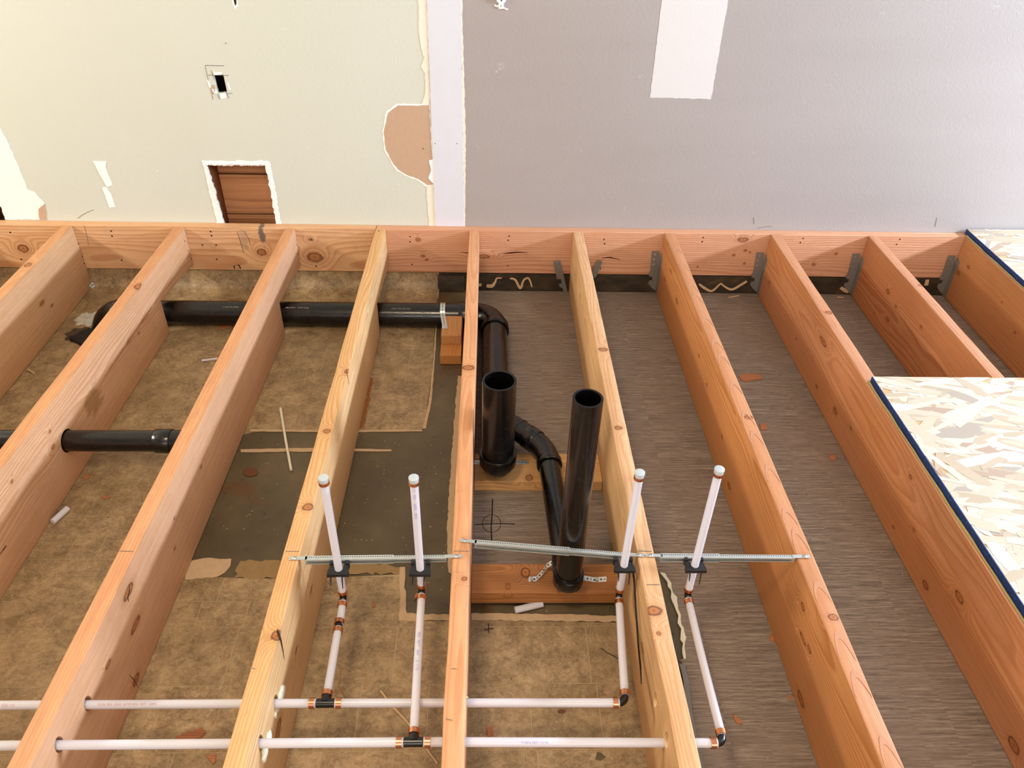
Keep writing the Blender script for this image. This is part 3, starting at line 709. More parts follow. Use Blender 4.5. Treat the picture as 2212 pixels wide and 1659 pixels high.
# centre x at the wall, slope (dx per metre towards the wall)
JX = {0: (-1.952, 0.0), 1: (-1.524, -0.006), 2: (-1.1064, 0.0168), 3: (-0.6887, 0.0154), 4: (-0.345, 0.0070), 5: (0.0140, 0.0014), 6: (0.4146, -0.0035), 7: (0.7704, -0.003), 8: (1.1869, -0.0005), 9: (1.5731, -0.004), 10: (1.9608, 0.002), 11: (2.37, 0), 12: (2.78, 0)}
UP = (-1.892, -0.088); LO = (-1.990, -0.056)     # (y, z) of the two supply lines
YEND = -4.3
def jx(k, y): return JX[k][0] + JX[k][1] * y
def joist(k, light, dark, knots, label, notch=None, cuts=(), pith=(0.06, -0.45), ring=0.0045, contrast=0.55, stain=(), pink=0.3, wane=0.0012, seed=0, warp=0.008, yend=YEND, edge=None):
    X0, s = JX[k]; h = 0.019
    if notch: prof = [(-0.001, 0), (-0.001, notch[0]), (notch[1], notch[2]), (notch[1], FZ)]
    else: prof = [(-0.001, 0), (-0.001, FZ + 0.001)]
    prof = [(y, max(z, FZ + 0.0005)) for y, z in prof] + [(yend, FZ + 0.0005), (yend, 0)]
    b = bmesh.new(); rj = random.Random(k + 50)
    L = [b.verts.new((-h, y, z)) for y, z in prof]; R_ = [b.verts.new((h, y, z)) for y, z in prof]
    b.faces.new(L); b.faces.new(R_[::-1]); n = len(prof)
    for i in range(n): b.faces.new((L[i], R_[i], R_[(i + 1) % n], L[(i + 1) % n]))
    bmesh.ops.recalc_face_normals(b, faces=b.faces)
    bmesh.ops.bevel(b, geom=[e for e in b.edges if abs(e.verts[0].co.x - e.verts[1].co.x) < 1e-6], offset=0.0032, segments=3, profile=0.5, affect='EDGES')
    for yc in [-(0.13 * i) for i in range(1, 20)]:
        bmesh.ops.bisect_plane(b, geom=list(b.verts) + list(b.edges) + list(b.faces), plane_co=(0, yc, 0), plane_no=(0, 1, 0))
    for v in b.verts:
        if v.co.z > -0.01 and v.co.y < -0.05:
            v.co.x += rj.uniform(-wane, wane); v.co.z += rj.uniform(-wane, 0) * 0.5
        v.co.x += s * v.co.y
    me = bm2me(b)
    kn = []
    for (px, py, fx, r_, st) in knots:      # fx: 'T' top, 'L' left face, 'R' right face
        if fx == 'T': q = at(px, py, Z=0.0)
        else:
            q = at(px, py, X=X0 + (h if fx == 'R' else -h))
            q = at(px, py, X=X0 + s * q.y + (h if fx == 'R' else -h))
        kn.append((q.x - X0, q.y, q.z, r_, st))
    stn = []
    for (px, py, fx, ry, rz, c_, a_) in stain:
        q = at(px, py, X=X0 + s * -0.8 + (h if fx == 'R' else -h)); stn.append((q.x - X0, q.y, q.z, 0.03, ry, rz, c_, a_))
    m = wood('joist_wood_%d' % k, light, dark, pith=pith, ring=ring, knots=kn, contrast=contrast, stain=stn, pink=pink, seed=seed, warp=warp, edge=edge or ((('#d0935f', 0.75, '#c27f4e') if k < 4 else ('#cf9a64', 0.55, '#c48c58')) if k < 6 else ('#d0a488', 0.5, '#c4927a')))  # edge tints hold light too: darker orange left tops, cool-lit pink right tops
    me.materials.append(m)
    o = D.objects.new('floor_joist', me); COL.objects.link(o); o.location = (X0, 0, 0)
    holes_cut(o, [((jx(k, y), y, z), ry, rz) for y, z, ry, rz in cuts]) if cuts else None
    me2 = o.data; sharp(me2, 0.6)
    return tag(o, label, 'joist', 'floor joists running out from the rim board')
PH = [(UP[0] + 0.002, UP[1], 0.0125, 0.018), (LO[0] + 0.002, LO[1], 0.0125, 0.018)]
DP = at(160, 952, X=-1.0874)      # centre of the small drain where it leaves joist 2
DH = [(DP.y, DP.z, 0.034, 0.034)]
J = {}
J[0] = joist(0, '#cfa87c', '#9c6a3f', [], 'floor joist at the far left, only its far end in the corner of the picture', cuts=PH, seed=9)
J[1] = joist(1, '#d6b187', '#a5744a', [(60, 572, 'T', 0.007, 2), (90, 655, 'R', 0.007, 2.2), (112, 660, 'R', 0.005, 2)], 'first full joist from the left, standing over the old floor hole', cuts=PH + DH, seed=1, pith=(0.09, -0.62), ring=0.0038, contrast=0.45)
J[2] = joist(2, '#d7af86', '#a06c44', [(300, 618, 'T', 0.009, 2), (107, 932, 'R', 0.004, 1.5), (114, 965, 'R', 0.006, 1.4), (26, 1040, 'R', 0.004, 1.5), (300, 720, 'R', 0.004, 1.4)],
           'joist with the short black pipe coming out of its face under a brown stain', notch=(-0.160, -0.334, -0.128), cuts=PH + DH, seed=3.3, pith=(0.10, -0.10), ring=0.0052, contrast=0.5, pink=0.5,
           stain=[(203, 866, 'R', 0.05, 0.045, '#7d5a28', 0.6), (300, 700, 'R', 0.14, 0.006, '#7c5020', 0.5), (255, 770, 'R', 0.10, 0.006, '#7c5020', 0.5)], warp=0.014)
J[3] = joist(3, '#d8ae88', '#a5724c', [(277, 1278, 'R', 0.011, 2.2), (292, 1350, 'R', 0.009, 2.6), (434, 1009, 'R', 0.004, 1.6), (376, 1120, 'R', 0.003, 1.6), (377, 1185, 'R', 0.004, 1.6), (232, 1435, 'R', 0.006, 2), (293, 1468, 'R', 0.010, 1.6)],
           'joist with a rough sawn orange edge where both water tubes pass through oval holes', notch=(-0.160, -0.337, -0.128), cuts=PH, seed=6.1, pith=(0.13, -0.30), ring=0.0036, contrast=0.40, pink=0.55)
J[4] = joist(4, '#dfbf8e', '#b08048', [(750, 802, 'T', 0.005, 2.2), (706, 931, 'T', 0.006, 1.4), (665, 1095, 'T', 0.008, 1.4), (600, 1372, 'T', 0.008, 1.5), (598, 1325, 'R', 0.004, 1.5), (672, 1275, 'R', 0.006, 2.0), (640, 1405, 'R', 0.005, 2), (601, 1577, 'R', 0.013, 1.8)],
           'joist with wavy yellow grain on top and foam sealant round the tubes', notch=(-0.160, -0.337, -0.128), cuts=PH, seed=8.8, pith=(0.035, -0.052), ring=0.0058, contrast=0.75, pink=0.25, warp=0.02)
J[5] = joist(5, '#dca983', '#b0744a', [(1012, 794, 'T', 0.011, 1.1), (1003, 1250, 'T', 0.004, 1.4)], 'middle joist seen almost edge on, left of the two open drain pipes', cuts=PH, seed=4.4, pith=(0.004, -0.030), ring=0.0062, contrast=0.6, pink=0.5, warp=0.016,
           notch=(-0.160, -0.337, -0.128))
J[6] = joist(6, '#dfbd8b', '#a87542', [(1303, 755, 'T', 0.0085, 1.1), (1336, 924, 'T', 0.0065, 1.1), (1412, 1319, 'T', 0.0105, 1.1), (1388, 1400, 'L', 0.006, 2.2), (1423, 1368, 'T', 0.003, 1.6), (1322, 1180, 'L', 0.005, 2)],
           'pale yellow joist right of the open drain pipes, long cable tie hanging on it', cuts=PH, seed=2.2, pith=(0.045, -0.075), ring=0.0056, contrast=0.5, pink=0.15, warp=0.018)
J[7] = joist(7, '#d0935c', '#9a5a28', [(1449, 586, 'L', 0.005, 2.5), (1462, 650, 'L', 0.008, 2.4), (1437, 603, 'L', 0.006, 2), (1510, 768, 'L', 0.005, 1.6), (1527, 831, 'L', 0.005, 1.6), (1560, 943, 'L', 0.005, 1.6), (1617, 901, 'T', 0.007, 1.1), (1735, 1310, 'L', 0.007, 1.5), (1800, 1333, 'T', 0.007, 1.1), (1735, 1380, 'L', 0.006, 3), (1748, 1402, 'L', 0.006, 1.8), (1575, 1050, 'L', 0.008, 1.6), (1730, 1510, 'L', 0.010, 2)],
           'joist with scalloped pink edge, second to the right of the open drain pipes', seed=7.3, pith=(-0.22, -0.02), ring=0.0036, contrast=0.6, pink=0.10)
J[8] = joist(8, '#cc8f5e', '#965628', [(1790, 675, 'T', 0.007, 1.3), (1662, 610, 'L', 0.005, 2.2), (1778, 738, 'L', 0.009, 3.2), (1720, 731, 'L', 0.004, 1.4), (1764, 835, 'L', 0.006, 1.6), (1804, 888, 'L', 0.009, 1.6), (1838, 925, 'L', 0.005, 1.6), (1930, 1138, 'L', 0.004, 1.5), (1974, 1144, 'L', 0.004, 1.4), (1999, 1264, 'L', 0.009, 1.5), (2072, 1290, 'L', 0.009, 2), (2190, 1610, 'L', 0.012, 1.6), (1966, 1030, 'L', 0.005, 1.5)],
           'joist that carries the free left edge of the front OSB panel', seed=1.9, pith=(-0.30, -0.08), ring=0.0031, contrast=0.42, pink=0.4)
J[9] = joist(9, '#c88a58', '#92522a', [(1990, 706, 'L', 0.005, 1.5), (1918, 630, 'L', 0.008, 1.6), (1917, 690, 'L', 0.007, 1.6), (1935, 662, 'L', 0.005, 1.6), (1888, 677, 'L', 0.003, 1.6), (1988, 616, 'T', 0.005, 1.3)], 'joist that disappears under the back edge of the front OSB panel', seed=5.2, pith=(-0.16, -0.18), ring=0.0052, contrast=0.6, pink=0.2, warp=0.014)
J[10] = joist(10, '#c58d5a', '#925a2e', [(2070, 590, 'L', 0.007, 1.5), (2092, 577, 'L', 0.006, 1.6), (2164, 653, 'L', 0.003, 1.5), (2192, 718, 'L', 0.004, 1.5)], 'last visible joist on the right, half covered by the rear OSB panel', seed=3.9, pith=(-0.16, -0.28), ring=0.0046, contrast=0.45, pink=0.1)
J[11] = joist(11, '#c58d5a', '#925a2e', [], 'joist wholly under the OSB panels, nearer to the last visible one', seed=2.9)
J[12] = joist(12, '#c58d5a', '#925a2e', [], 'joist wholly under the OSB panels, farthest right', seed=6.9)
for k, pts in ((1, ((169, 527), (178, 554), (182, 569))), (2, ((399, 521), (406, 541), (413, 559))), (3, ((641, 529), (643, 548)))):
    for x, y in pts: nail(x, y, J[k], X=JX[k][0] + 0.019, n=(1, 0, 0), r=0.0028)
for k, pts in ((4, ((818, 499),)),):
    for x, y in pts:
        c = at(x, y, Z=0.0); link('nail_head', bm2me(disc_bm(c, 0.003, (0, 0, 1), 10, 0.0006)), M['nail'], J[k], c)
# pencil layout ticks across the joist tops
def tick(k, a, b_, wd=0.0012):
    pts = [at(a[0], a[1], Z=0.0004), at(b_[0], b_[1], Z=0.0004)]; link('pencil_tick', ribbon(pts, wd, (0, 0, 1), 0.0003), M['pencil'], J[k], pts[0])
tick(3, (258, 1190), (288, 1191)); tick(4, (617, 1191), (646, 1191)); tick(5, (980, 1190), (1014, 1191)); tick(6, (1378, 1190), (1408, 1191), 0.0016); tick(6, (1397, 1263), (1425, 1263), 0.0016)
tick(5, (975, 1444), (986, 1445)); tick(4, (544, 1443), (552, 1445)); tick(5, (963, 1553), (978, 1556))
def face_mark(k, side, px, wd, mat, name='grain_crack'):
    X = jx(k, -1.3) + side * 0.0192
    X = jx(k, at(px[0][0], px[0][1], X=X).y) + side * 0.0192
    pts = [at(x, y, X=X) for x, y in px]; link(name, ribbon(pts, wd, (side, 0, 0), 0.0003), mat, J[k], pts[0])
M['pitch'] = plain('dark_pitch', '#3a1a0c', 0.5, bump=0)
face_mark(2, 1, [(-4, 1203), (8, 1186), (22, 1166), (35, 1149)], [0.001, 0.004, 0.004, 0.001], M['pitch'])
face_mark(4, 1, [(598, 1362), (602, 1370), (607, 1384), (611, 1404), (614, 1424)], [0.007, 0.010, 0.007, 0.004, 0.001], M['pitch'])
face_mark(3, 1, [(279, 1262), (280, 1276), (276, 1290), (278, 1300)], [0.001, 0.003, 0.004, 0.001], M['pitch'])
face_mark(3, 1, [(279, 1457), (290, 1470), (298, 1484)], [0.001, 0.003, 0.001], M['pitch'])
face_mark(4, 1, [(748, 800), (751, 812), (754, 830)], [0.005, 0.003, 0.001], M['pitch'])
M['scallop'] = plain('scalloped_grain', '#b4805f', 0.6, var=0.06, vscale=50, bump=0.1)
for i_ in range(17):
    yq = -0.16 - 0.118 * i_ - 0.02 * (i_ % 3); xc = jx(7, yq) + 0.001 * math.sin(i_ * 2.1); ln = 0.042 + 0.014 * abs(math.sin(i_ * 1.7))
    og = [(xc - 0.0155 + 0.031 * a / 10, yq + ln * math.sin(PI * a / 10) ** 0.7) for a in range(11)]
    ig = [(xc - 0.0155 + 0.031 * a / 10, yq - 0.012 + (ln - 0.004) * math.sin(PI * a / 10) ** 0.9) for a in range(10, -1, -1)]
    pts = [Vector((x, y, 0.0)) for x, y in og + ig]; link('grain_scallop', prism(pts, 0.0003, (0, 0, 1)), M['scallop'], J[7], pts[0])
# rough split fibres hanging off two joist edges
def sliver(k, px, X=None, Z=None, wd=0.002):
    pts = [at(x, y, Z=z) for x, y, z in px]; link('loose_splinter', bm2me(tube_bm(pts, [wd, wd * .8] + [wd * .3] * (len(pts) - 2), 6)), M['stick'], J[k], pts[0])
sliver(5, [(1004, 1505, -0.004), (1009, 1506, -0.006), (1012, 1507, -0.008)]); sliver(5, [(1004, 1545, -0.004), (1006, 1555, -0.008), (1006, 1561, -0.012)], wd=0.001)
# foam sealant round the two tubes on joist 4
def blob(name, px, X, parent, mat, r=0.0115):
    pts = [at(x, y, X=X) for x, y, _ in px]; b = bmesh.new()
    for (x, y, s_), p in zip(px, pts):
        t = bmesh.new(); bmesh.ops.create_icosphere(t, subdivisions=2, radius=r * s_)
        for v in t.verts:
            v.co = Vector((v.co.x * 0.5, v.co.y * 1.0, v.co.z * 1.25)) * (1 + 0.15 * math.sin(v.co.z * 900 + x)) + p
        m_ = D.meshes.new('x'); t.to_mesh(m_); t.free(); b.from_mesh(m_)
    link(name, bm2me(b), mat, parent, pts[0], smooth=True)
XR4 = jx(4, -1.9) + 0.019
blob('foam_sealant', [(611, 1490, .8), (608, 1497, 1.2), (604, 1506, 1.0), (601, 1518, .8), (598, 1530, .8), (595, 1544, .6)], XR4, J[4], M['foam'])
blob('foam_sealant', [(582, 1588, .7), (579, 1595, 1.0), (573, 1610, 1.0), (571, 1625, 1.0), (570, 1636, .8)], XR4, J[4], M['foam'])

# ---------------------------------------------------------------- joist hangers at the wall
def flange(parent, pts, y, name='flange', th=0.002):
    w_ = [Vector((x, y, z)) for x, z in pts]; return link(name, prism(w_, th, (0, -1, 0)), M['galvd'], parent, w_[0])
HLAB = {7: 'joist hanger on the joist with the scalloped pink edge', 8: 'joist hanger at the joist carrying the edge of the front OSB panel', 9: 'joist hanger in the bay behind the front OSB panel, left of the two', 10: 'joist hanger at the last visible joist on the right'}
for k in (7, 8, 9, 10):
    xf = JX[k][0] - 0.019
    h = empty('joist_hanger', (xf, -0.004, FZ), 'grey galvanised ' + HLAB[k], 'joist hanger', 'joist hangers against the rim board')
    dz = {7: 0, 8: 0, 9: 0.0, 10: -0.004}[k]
    out = [(xf - 0.040, -0.077 + dz), (xf - 0.010, -0.077 + dz), (xf - 0.001, -0.14), (xf - 0.001, -0.255), (xf - 0.020, -0.240), (xf - 0.036, -0.220), (xf - 0.032, -0.208), (xf - 0.022, -0.206), (xf - 0.022, -0.192), (xf - 0.036, -0.188), (xf - 0.040, -0.178), (xf - 0.034, -0.165)]
    flange(h, out, -0.003)
    ch = [Vector((xf - 0.0015, -0.004, -0.085)), Vector((xf - 0.0015, -0.030, -0.095)), Vector((xf - 0.0015, -0.030, -0.145)), Vector((xf - 0.0015, -0.024, -0.155)), Vector((xf - 0.0015, -0.030, -0.17)), Vector((xf - 0.0015, -0.034, -0.255)), Vector((xf - 0.0015, -0.004, -0.255))]
    link('side_plate', prism(ch, 0.0014, (1, 0, 0)), M['galvd'], h, ch[0])
    for dx, z in ((-0.026, -0.09), (-0.028, -0.112), (-0.027, -0.135)):
        c = (xf + dx, -0.005, z + dz); link('nail_head', bm2me(disc_bm(c, 0.0042, (0.1, -1, 0.3), 10, 0.0016)), M['screw'], h, c)
h = empty('joist_hanger', (JX[6][0] - 0.05, -0.04, FZ), 'bent open joist hanger splayed either side of the pale yellow joist', 'joist hanger', 'joist hangers against the rim board')
def bentplate(px, y):
    pts = [at(x, y_, Y=y) for x, y_ in px]; return link('flange', prism(pts, 0.002, (0, -1, 0)), M['galvd'], h, pts[0])
bentplate([(1195, 564.4), (1210.5, 562.6), (1214, 580), (1218.6, 598.8), (1224, 622), (1231, 652), (1218, 643), (1214, 641), (1213, 631), (1217, 629), (1215, 621), (1209, 620), (1207, 613), (1213, 612), (1212, 603), (1203, 602)], -0.012)
bentplate([(1289, 562.6), (1301, 564), (1288, 597), (1280, 603), (1277, 590), (1283, 576)], -0.012)
for x, y in ((1205, 569), (1292, 568)):
    c = at(x, y, Y=-0.014); link('nail_head', bm2me(disc_bm(c, 0.004, (0, -1, 0), 10, 0.002)), M['screw'], h, c)

# ---------------------------------------------------------------- black drain line (one glued assembly)
R3, R2, RH = 0.0445, 0.0302, 0.052
PY, PZ = -0.270, FZ + 0.0480
dl = empty('drain_line', (0.10, -0.6, FZ), 'black three inch plastic drain line with elbow, open upright stub and branch', 'drain pipe')
zb0 = FZ + 0.0860
ex = 0.085      # x of the run towards the camera
UPX, UPY = 0.0985, -1.135
XL = at(240, 668, Y=PY).x
tube('straight_pipe', [(XL + 0.06, PY, PZ), (ex - 0.09, PY, PZ)], R3, M['abs'], dl, 40)
# left end turns down into the old floor hole
tube('elbow', arc((XL + 0.07, PY, PZ), (XL - 0.035, PY, PZ), (XL - 0.035, PY - 0.02, PZ - 0.10), 10), 0.051, M['abs'], dl, 32)
# right elbow
def hub(c, d, r, L, parent, name='hub', mat=None):
    c = Vector(c); d = Vector(d).normalized()
    return tube(name, [c, c + d * 0.0012, c + d * (L - 0.0012), c + d * L], [r - 0.001, r, r, r - 0.001], mat or M['abs'], parent, 40)
el = tube('elbow', arc((ex - 0.085, PY, PZ), (ex, PY, PZ), (ex + 0.008, PY - 0.085, PZ), 10), 0.0475, M['abs'], dl, 40)
hub((ex - 0.125, PY, PZ), (1, 0, 0), 0.0505, 0.045, el); hub((ex + 0.008, PY - 0.075, PZ), (0.02, -1, 0), 0.0515, 0.035, el)
tube('straight_pipe', [(ex + 0.008, PY - 0.10, PZ), (UPX - 0.002, UPY + 0.075, zb0 - 0.001)], R3, M['abs'], dl, 40)
# closet bend and the upright open stub
zb0 = FZ + 0.0860
bend = tube('elbow', arc((UPX, UPY + 0.09, zb0 - 0.003), (UPX, UPY, zb0), (UPX, UPY, zb0 + 0.04), 10), 0.0475, M['abs'], dl, 40)
hub((UPX, UPY, zb0 + 0.022), (0, 0, 1), 0.0515, 0.038, bend)
ztop = at(1077, 822, Y=UPY).z
up = tube('open_stub', [(UPX, UPY, zb0 + 0.03), (UPX, UPY, ztop)], R3, M['abs'], dl, 48, inner=0.0385)
tag(up, 'thick upright open pipe stub')
tube('stub_inside', [(UPX, UPY, zb0 + 0.07), (UPX, UPY, zb0 + 0.075)], 0.0380, M['absin'], up, 32)
# wye branch: from the run, bends to the second riser
bx = 0.248; ZR = FZ + 0.087
w1 = at(1115, 925, Z=FZ + 0.085); w2 = at(1158, 955, Z=FZ + 0.085)
wy0 = Vector((UPX - 0.01, w1.y + 0.07, FZ + 0.08))
br = tube('branch_pipe', [wy0, w1, w2], R2 + 0.0035, M['abs'], dl, 32)
dd = (w2 - w1).normalized()
hub(w1 + dd * 0.012, dd, R2 + 0.0055, 0.005, br, 'hub'); hub(w2 - dd * 0.038, dd, R2 + 0.0055, 0.040, br, 'hub')
endr = Vector((0.2635, -1.53, ZR))
g1 = w2 + dd * 0.01; corner = w2 + dd * 0.045; g2 = corner + (endr - corner).normalized() * 0.06
e2 = tube('elbow', arc(w2 - dd * 0.01, corner, g2, 10), R2 + 0.003, M['abs'], dl, 32)
hub(g2 - (endr - corner).normalized() * 0.012, (endr - corner), R2 + 0.006, 0.022, e2)
zr = at(1272, 860, Y=-1.545).z
tube('branch_pipe', [g2, Vector((0.262, -1.47, ZR))], R2, M['abs'], dl, 32)
e3 = tube('elbow', arc((0.262, -1.47, ZR), (0.263, -1.54, ZR), (0.263, -1.54, ZR + 0.05), 10), R2 + 0.0035, M['abs'], dl, 36)
hub((0.263, -1.54, ZR + 0.012), (0, 0, 1), R2 + 0.0062, 0.030, e3)
t2 = tube('open_stub', [(0.263, -1.54, ZR + 0.025), (0.2635, -1.545, zr)], R2, M['abs'], dl, 44, inner=0.0255)
tag(t2, 'slimmer and taller upright open pipe stub')
tube('stub_inside', [(0.263, -1.54, FZ + 0.13), (0.263, -1.54, FZ + 0.135)], 0.0252, M['absin'], t2, 32)
eye = Vector((0, -0.62, 0.78))
def ptext(s_, px, parent=dl, size=0.0085):
    a = at(px, 662, Y=PY - 0.01); wrap_text('pipe_print', s_, size, (a.x, PY, PZ), (a.x + 1, PY, PZ), R3, eye, M['print'], parent, off=0.16)
ptext('COEXTRUDED', 484); ptext('ABS DWV   ASTM F628', 618); ptext('3 IN', 768); ptext('24.06 1237-692 INC', 846)

# second, smaller drain through the left joists
d2 = empty('drain_pipe', (DP.x, DP.y, DP.z), 'short black drain pipe passing through the joist at the left, coupling on its right end', 'drain pipe')
yc, zc = DP.y, DP.z
xr = jx(3, yc)
tube('straight_pipe', [(-3.0, yc, zc), (at(345, 953, Y=yc).x + 0.02, yc, zc)], R2, M['abs'], d2, 36)
cx = at(338, 953, Y=yc).x
cp = hub((cx, yc, zc), (1, 0, 0), 0.0345, 0.045, d2, 'coupling')
tube('straight_pipe', [(cx + 0.045, yc, zc), (xr - 0.0195, yc, zc)], 0.0315, M['abs'], d2, 32)

# ---------------------------------------------------------------- wooden blocks
def wblock(name, lo, hi, light, dark, label, seed, axis='X', knots=()):
    o3 = ((lo[0] + hi[0]) / 2, (lo[1] + hi[1]) / 2, lo[2])
    m = wood(name + '_%d' % int(seed * 10), light, dark, axis=axis, pith=(0.03, 0.06), ring=0.005, seed=seed, contrast=0.6, pink=0.1, knots=[(q.y - o3[1], q.x - o3[0], q.z - o3[2], r_, st) for q, r_, st in knots], warp=0.015)
    return tag(link(name, bm2me(box_bm(lo, hi, 0.0022)), m, None, o3), label, 'wood block')
b1z = -0.2235
y1a = at(1150, 980, Z=b1z).y; y1b = at(1150, 1040, Z=b1z).y
B1 = wblock('blocking', (jx(5, -1.1) + 0.0195, y1b, b1z - 0.038), (jx(6, -1.1) - 0.0195, y1a, b1z), '#d6ab72', '#a06a34', 'pale wood block between two joists behind the thick open pipe', 1.3, knots=[(at(1143, 1032, Z=b1z), 0.008, 1.3)])
b2z = -0.2085
y2a = at(1100, 1218, Z=b2z).y; y2b = at(1100, 1281, Z=b2z).y
B2 = wblock('blocking', (jx(5, -1.5) + 0.0195, y2b, b2z - 0.040), (jx(6, -1.5) - 0.0195, y2a, b2z), '#ae7440', '#78481c', 'dark orange stained wood block under the slim open pipe', 2.7, knots=[(at(1135, 1237, Z=b2z), 0.010, 1.2), (at(1097, 1267, Z=b2z), 0.006, 1)])
# stack of two scrap blocks beside the middle joist
xa = at(950, 770, Z=FZ + 0.04).x; xb = at(996, 770, Z=FZ + 0.04).x
yf = at(970, 787, Z=FZ).y; yu = at(970, 744, Z=FZ + 0.038).y
wblock('scrap_block', (xa, yf, FZ + 0.0002), (xb, -0.318, FZ + 0.038), '#c98e4e', '#8f5620', 'lower orange scrap block on the floor under the strapped pipe end', 3.1, axis='Y')
wblock('scrap_block', (xa + 0.001, yu, FZ + 0.0385), (xb - 0.001, -0.320, FZ + 0.076), '#c9975c', '#8f5a2a', 'upper scrap block that the pipe strap is screwed to', 4.2, axis='Y')

# perforated straps
def strap(pts, wd, side, n, label, loc_name='pipe_strap', screws=()):
    side = Vector(side).normalized(); P_ = [Vector(p) for p in pts]; vs_ = []; fs = []
    root = empty(loc_name, P_[0], label, 'pipe strap', 'perforated pipe straps')
    b = bmesh.new(); rows = []
    for i, p in enumerate(P_):
        t = (P_[min(i + 1, len(P_) - 1)] - P_[max(0, i - 1)]).normalized(); nn = t.cross(side).normalized()
        rows.append([b.verts.new(p + side * wd / 2), b.verts.new(p - side * wd / 2), b.verts.new(p - side * wd / 2 + nn * 0.0008), b.verts.new(p + side * wd / 2 + nn * 0.0008)])
    for i in range(len(rows) - 1):
        for j in range(4): b.faces.new((rows[i][j], rows[i][(j + 1) % 4], rows[i + 1][(j + 1) % 4], rows[i + 1][j]))
    b.faces.new(rows[0]); b.faces.new(rows[-1])
    link('band', bm2me(b), M['galv'], root, P_[0])
    L = [0]
    for i in range(1, len(P_)): L.append(L[-1] + (P_[i] - P_[i - 1]).length)
    hb = bmesh.new(); s_ = 0.006; q = 0
    while s_ < L[-1] - 0.003:
        i = max(j for j in range(len(L)) if L[j] <= s_); i = min(i, len(P_) - 2); p = P_[i].lerp(P_[i + 1], (s_ - L[i]) / max(1e-6, L[i + 1] - L[i]))
        t = (P_[i + 1] - P_[i]).normalized(); nn = t.cross(side).normalized() * n
        disc_bm(p + nn * (0.0002 if n < 0 else 0.0009), 0.0024 if q % 2 else 0.0017, nn, 8, 0.0002, b=hb); s_ += 0.0085; q += 1
    tag(link('strap_holes', bm2me(hb), M['black'], root, P_[0]), kind='stuff')
    for c, nrm in screws:
        link('screw_head', bm2me(disc_bm(c, 0.0048, nrm, 12, 0.003)), M['screw'], root, c)
    return root
sx = at(957, 655, Y=PY).x
pts = [Vector((sx - 0.001 + 0.0 * i, PY + (R3 + 0.001) * math.sin(a), PZ + (R3 + 0.001) * math.cos(a))) for i, a in enumerate([PI * 0.62 - PI * 0.90 * k / 16 for k in range(17)])]
tz = FZ + 0.0765
last = at(961, 708, Z=tz)
pts += [Vector((last.x - 0.001, last.y + 0.010, tz + 0.0022)), Vector((last.x + 0.001, last.y - 0.008, tz + 0.001))]
strap(pts, 0.018, (1, 0, 0), 1, 'perforated metal strap over the long black pipe, screwed to the scrap block', screws=[(last + Vector((0, 0.002, 0.0015)), (0, 0, 1))])
a1 = at(1024, 999, Z=b1z + 0.001); a2 = at(1038, 1000, Z=b1z + 0.001); a3 = at(1112, 998, Z=b1z + 0.001); a4 = at(1142, 999, Z=b1z + 0.001)
def arch(c, r, a, b_, zz, n=10):
    out = []
    for k in range(n + 1):
        t = PI + PI * k / n; out.append(Vector((c[0] - r * math.cos(t - PI) * 1.0, c[1], c[2] + r * math.sin(t - PI))))
    return out
yS = (a2.y + a3.y) / 2
loop = [Vector((UPX - 0.095 if False else a1.x, yS, b1z + 0.0012)), Vector((a2.x, yS, b1z + 0.0012))]
for k in range(9):
    t = PI * k / 8; loop.append(Vector((UPX - 0.0505 * math.cos(t), yS, zb0 - 0.008 + 0.058 * math.sin(t))))
loop += [Vector((a3.x, yS, b1z + 0.0012)), Vector((a4.x, yS, b1z + 0.0012))]
strap(loop, 0.016, (0, 1, 0), -1 if False else 1, 'perforated strap over the pipe bend on the pale block', screws=[(Vector((a2.x - 0.004, yS, b1z + 0.002)), (0, 0, 1)), (Vector((a3.x + 0.006, yS, b1z + 0.002)), (0, 0, 1))])
c1 = at(1142, 1252, Z=b2z + 0.001); c2 = at(1158, 1251, Z=b2z + 0.001); c3 = at(1172, 1237, Z=b2z + 0.014); c4 = at(1182, 1222, Z=b2z + 0.028); c5 = at(1195, 1214, Z=b2z + 0.038); c6 = at(1216, 1212, Z=b2z + 0.040)
d1_ = at(1252, 1245, Z=b2z + 0.006); d2_ = at(1262, 1249, Z=b2z + 0.001); d3_ = at(1284, 1253, Z=b2z + 0.001); d4_ = at(1310, 1251, Z=b2z + 0.0015)
strap([c1, c2, c3, c4, c5, c6, at(1238, 1222, Z=b2z + 0.030), d1_, d2_, d3_, d4_], 0.013, (0.1, 1, 0.35), 1, 'bent perforated strap over the slim riser bend on the dark orange block', screws=[(c1 + Vector((0.008, 0, 0.001)), (0, 0, 1)), (d2_ + Vector((-.002, 0, 0.001)), (0, 0, 1)), (d3_ + Vector((.006, 0, .001)), (0, 0, 1))])

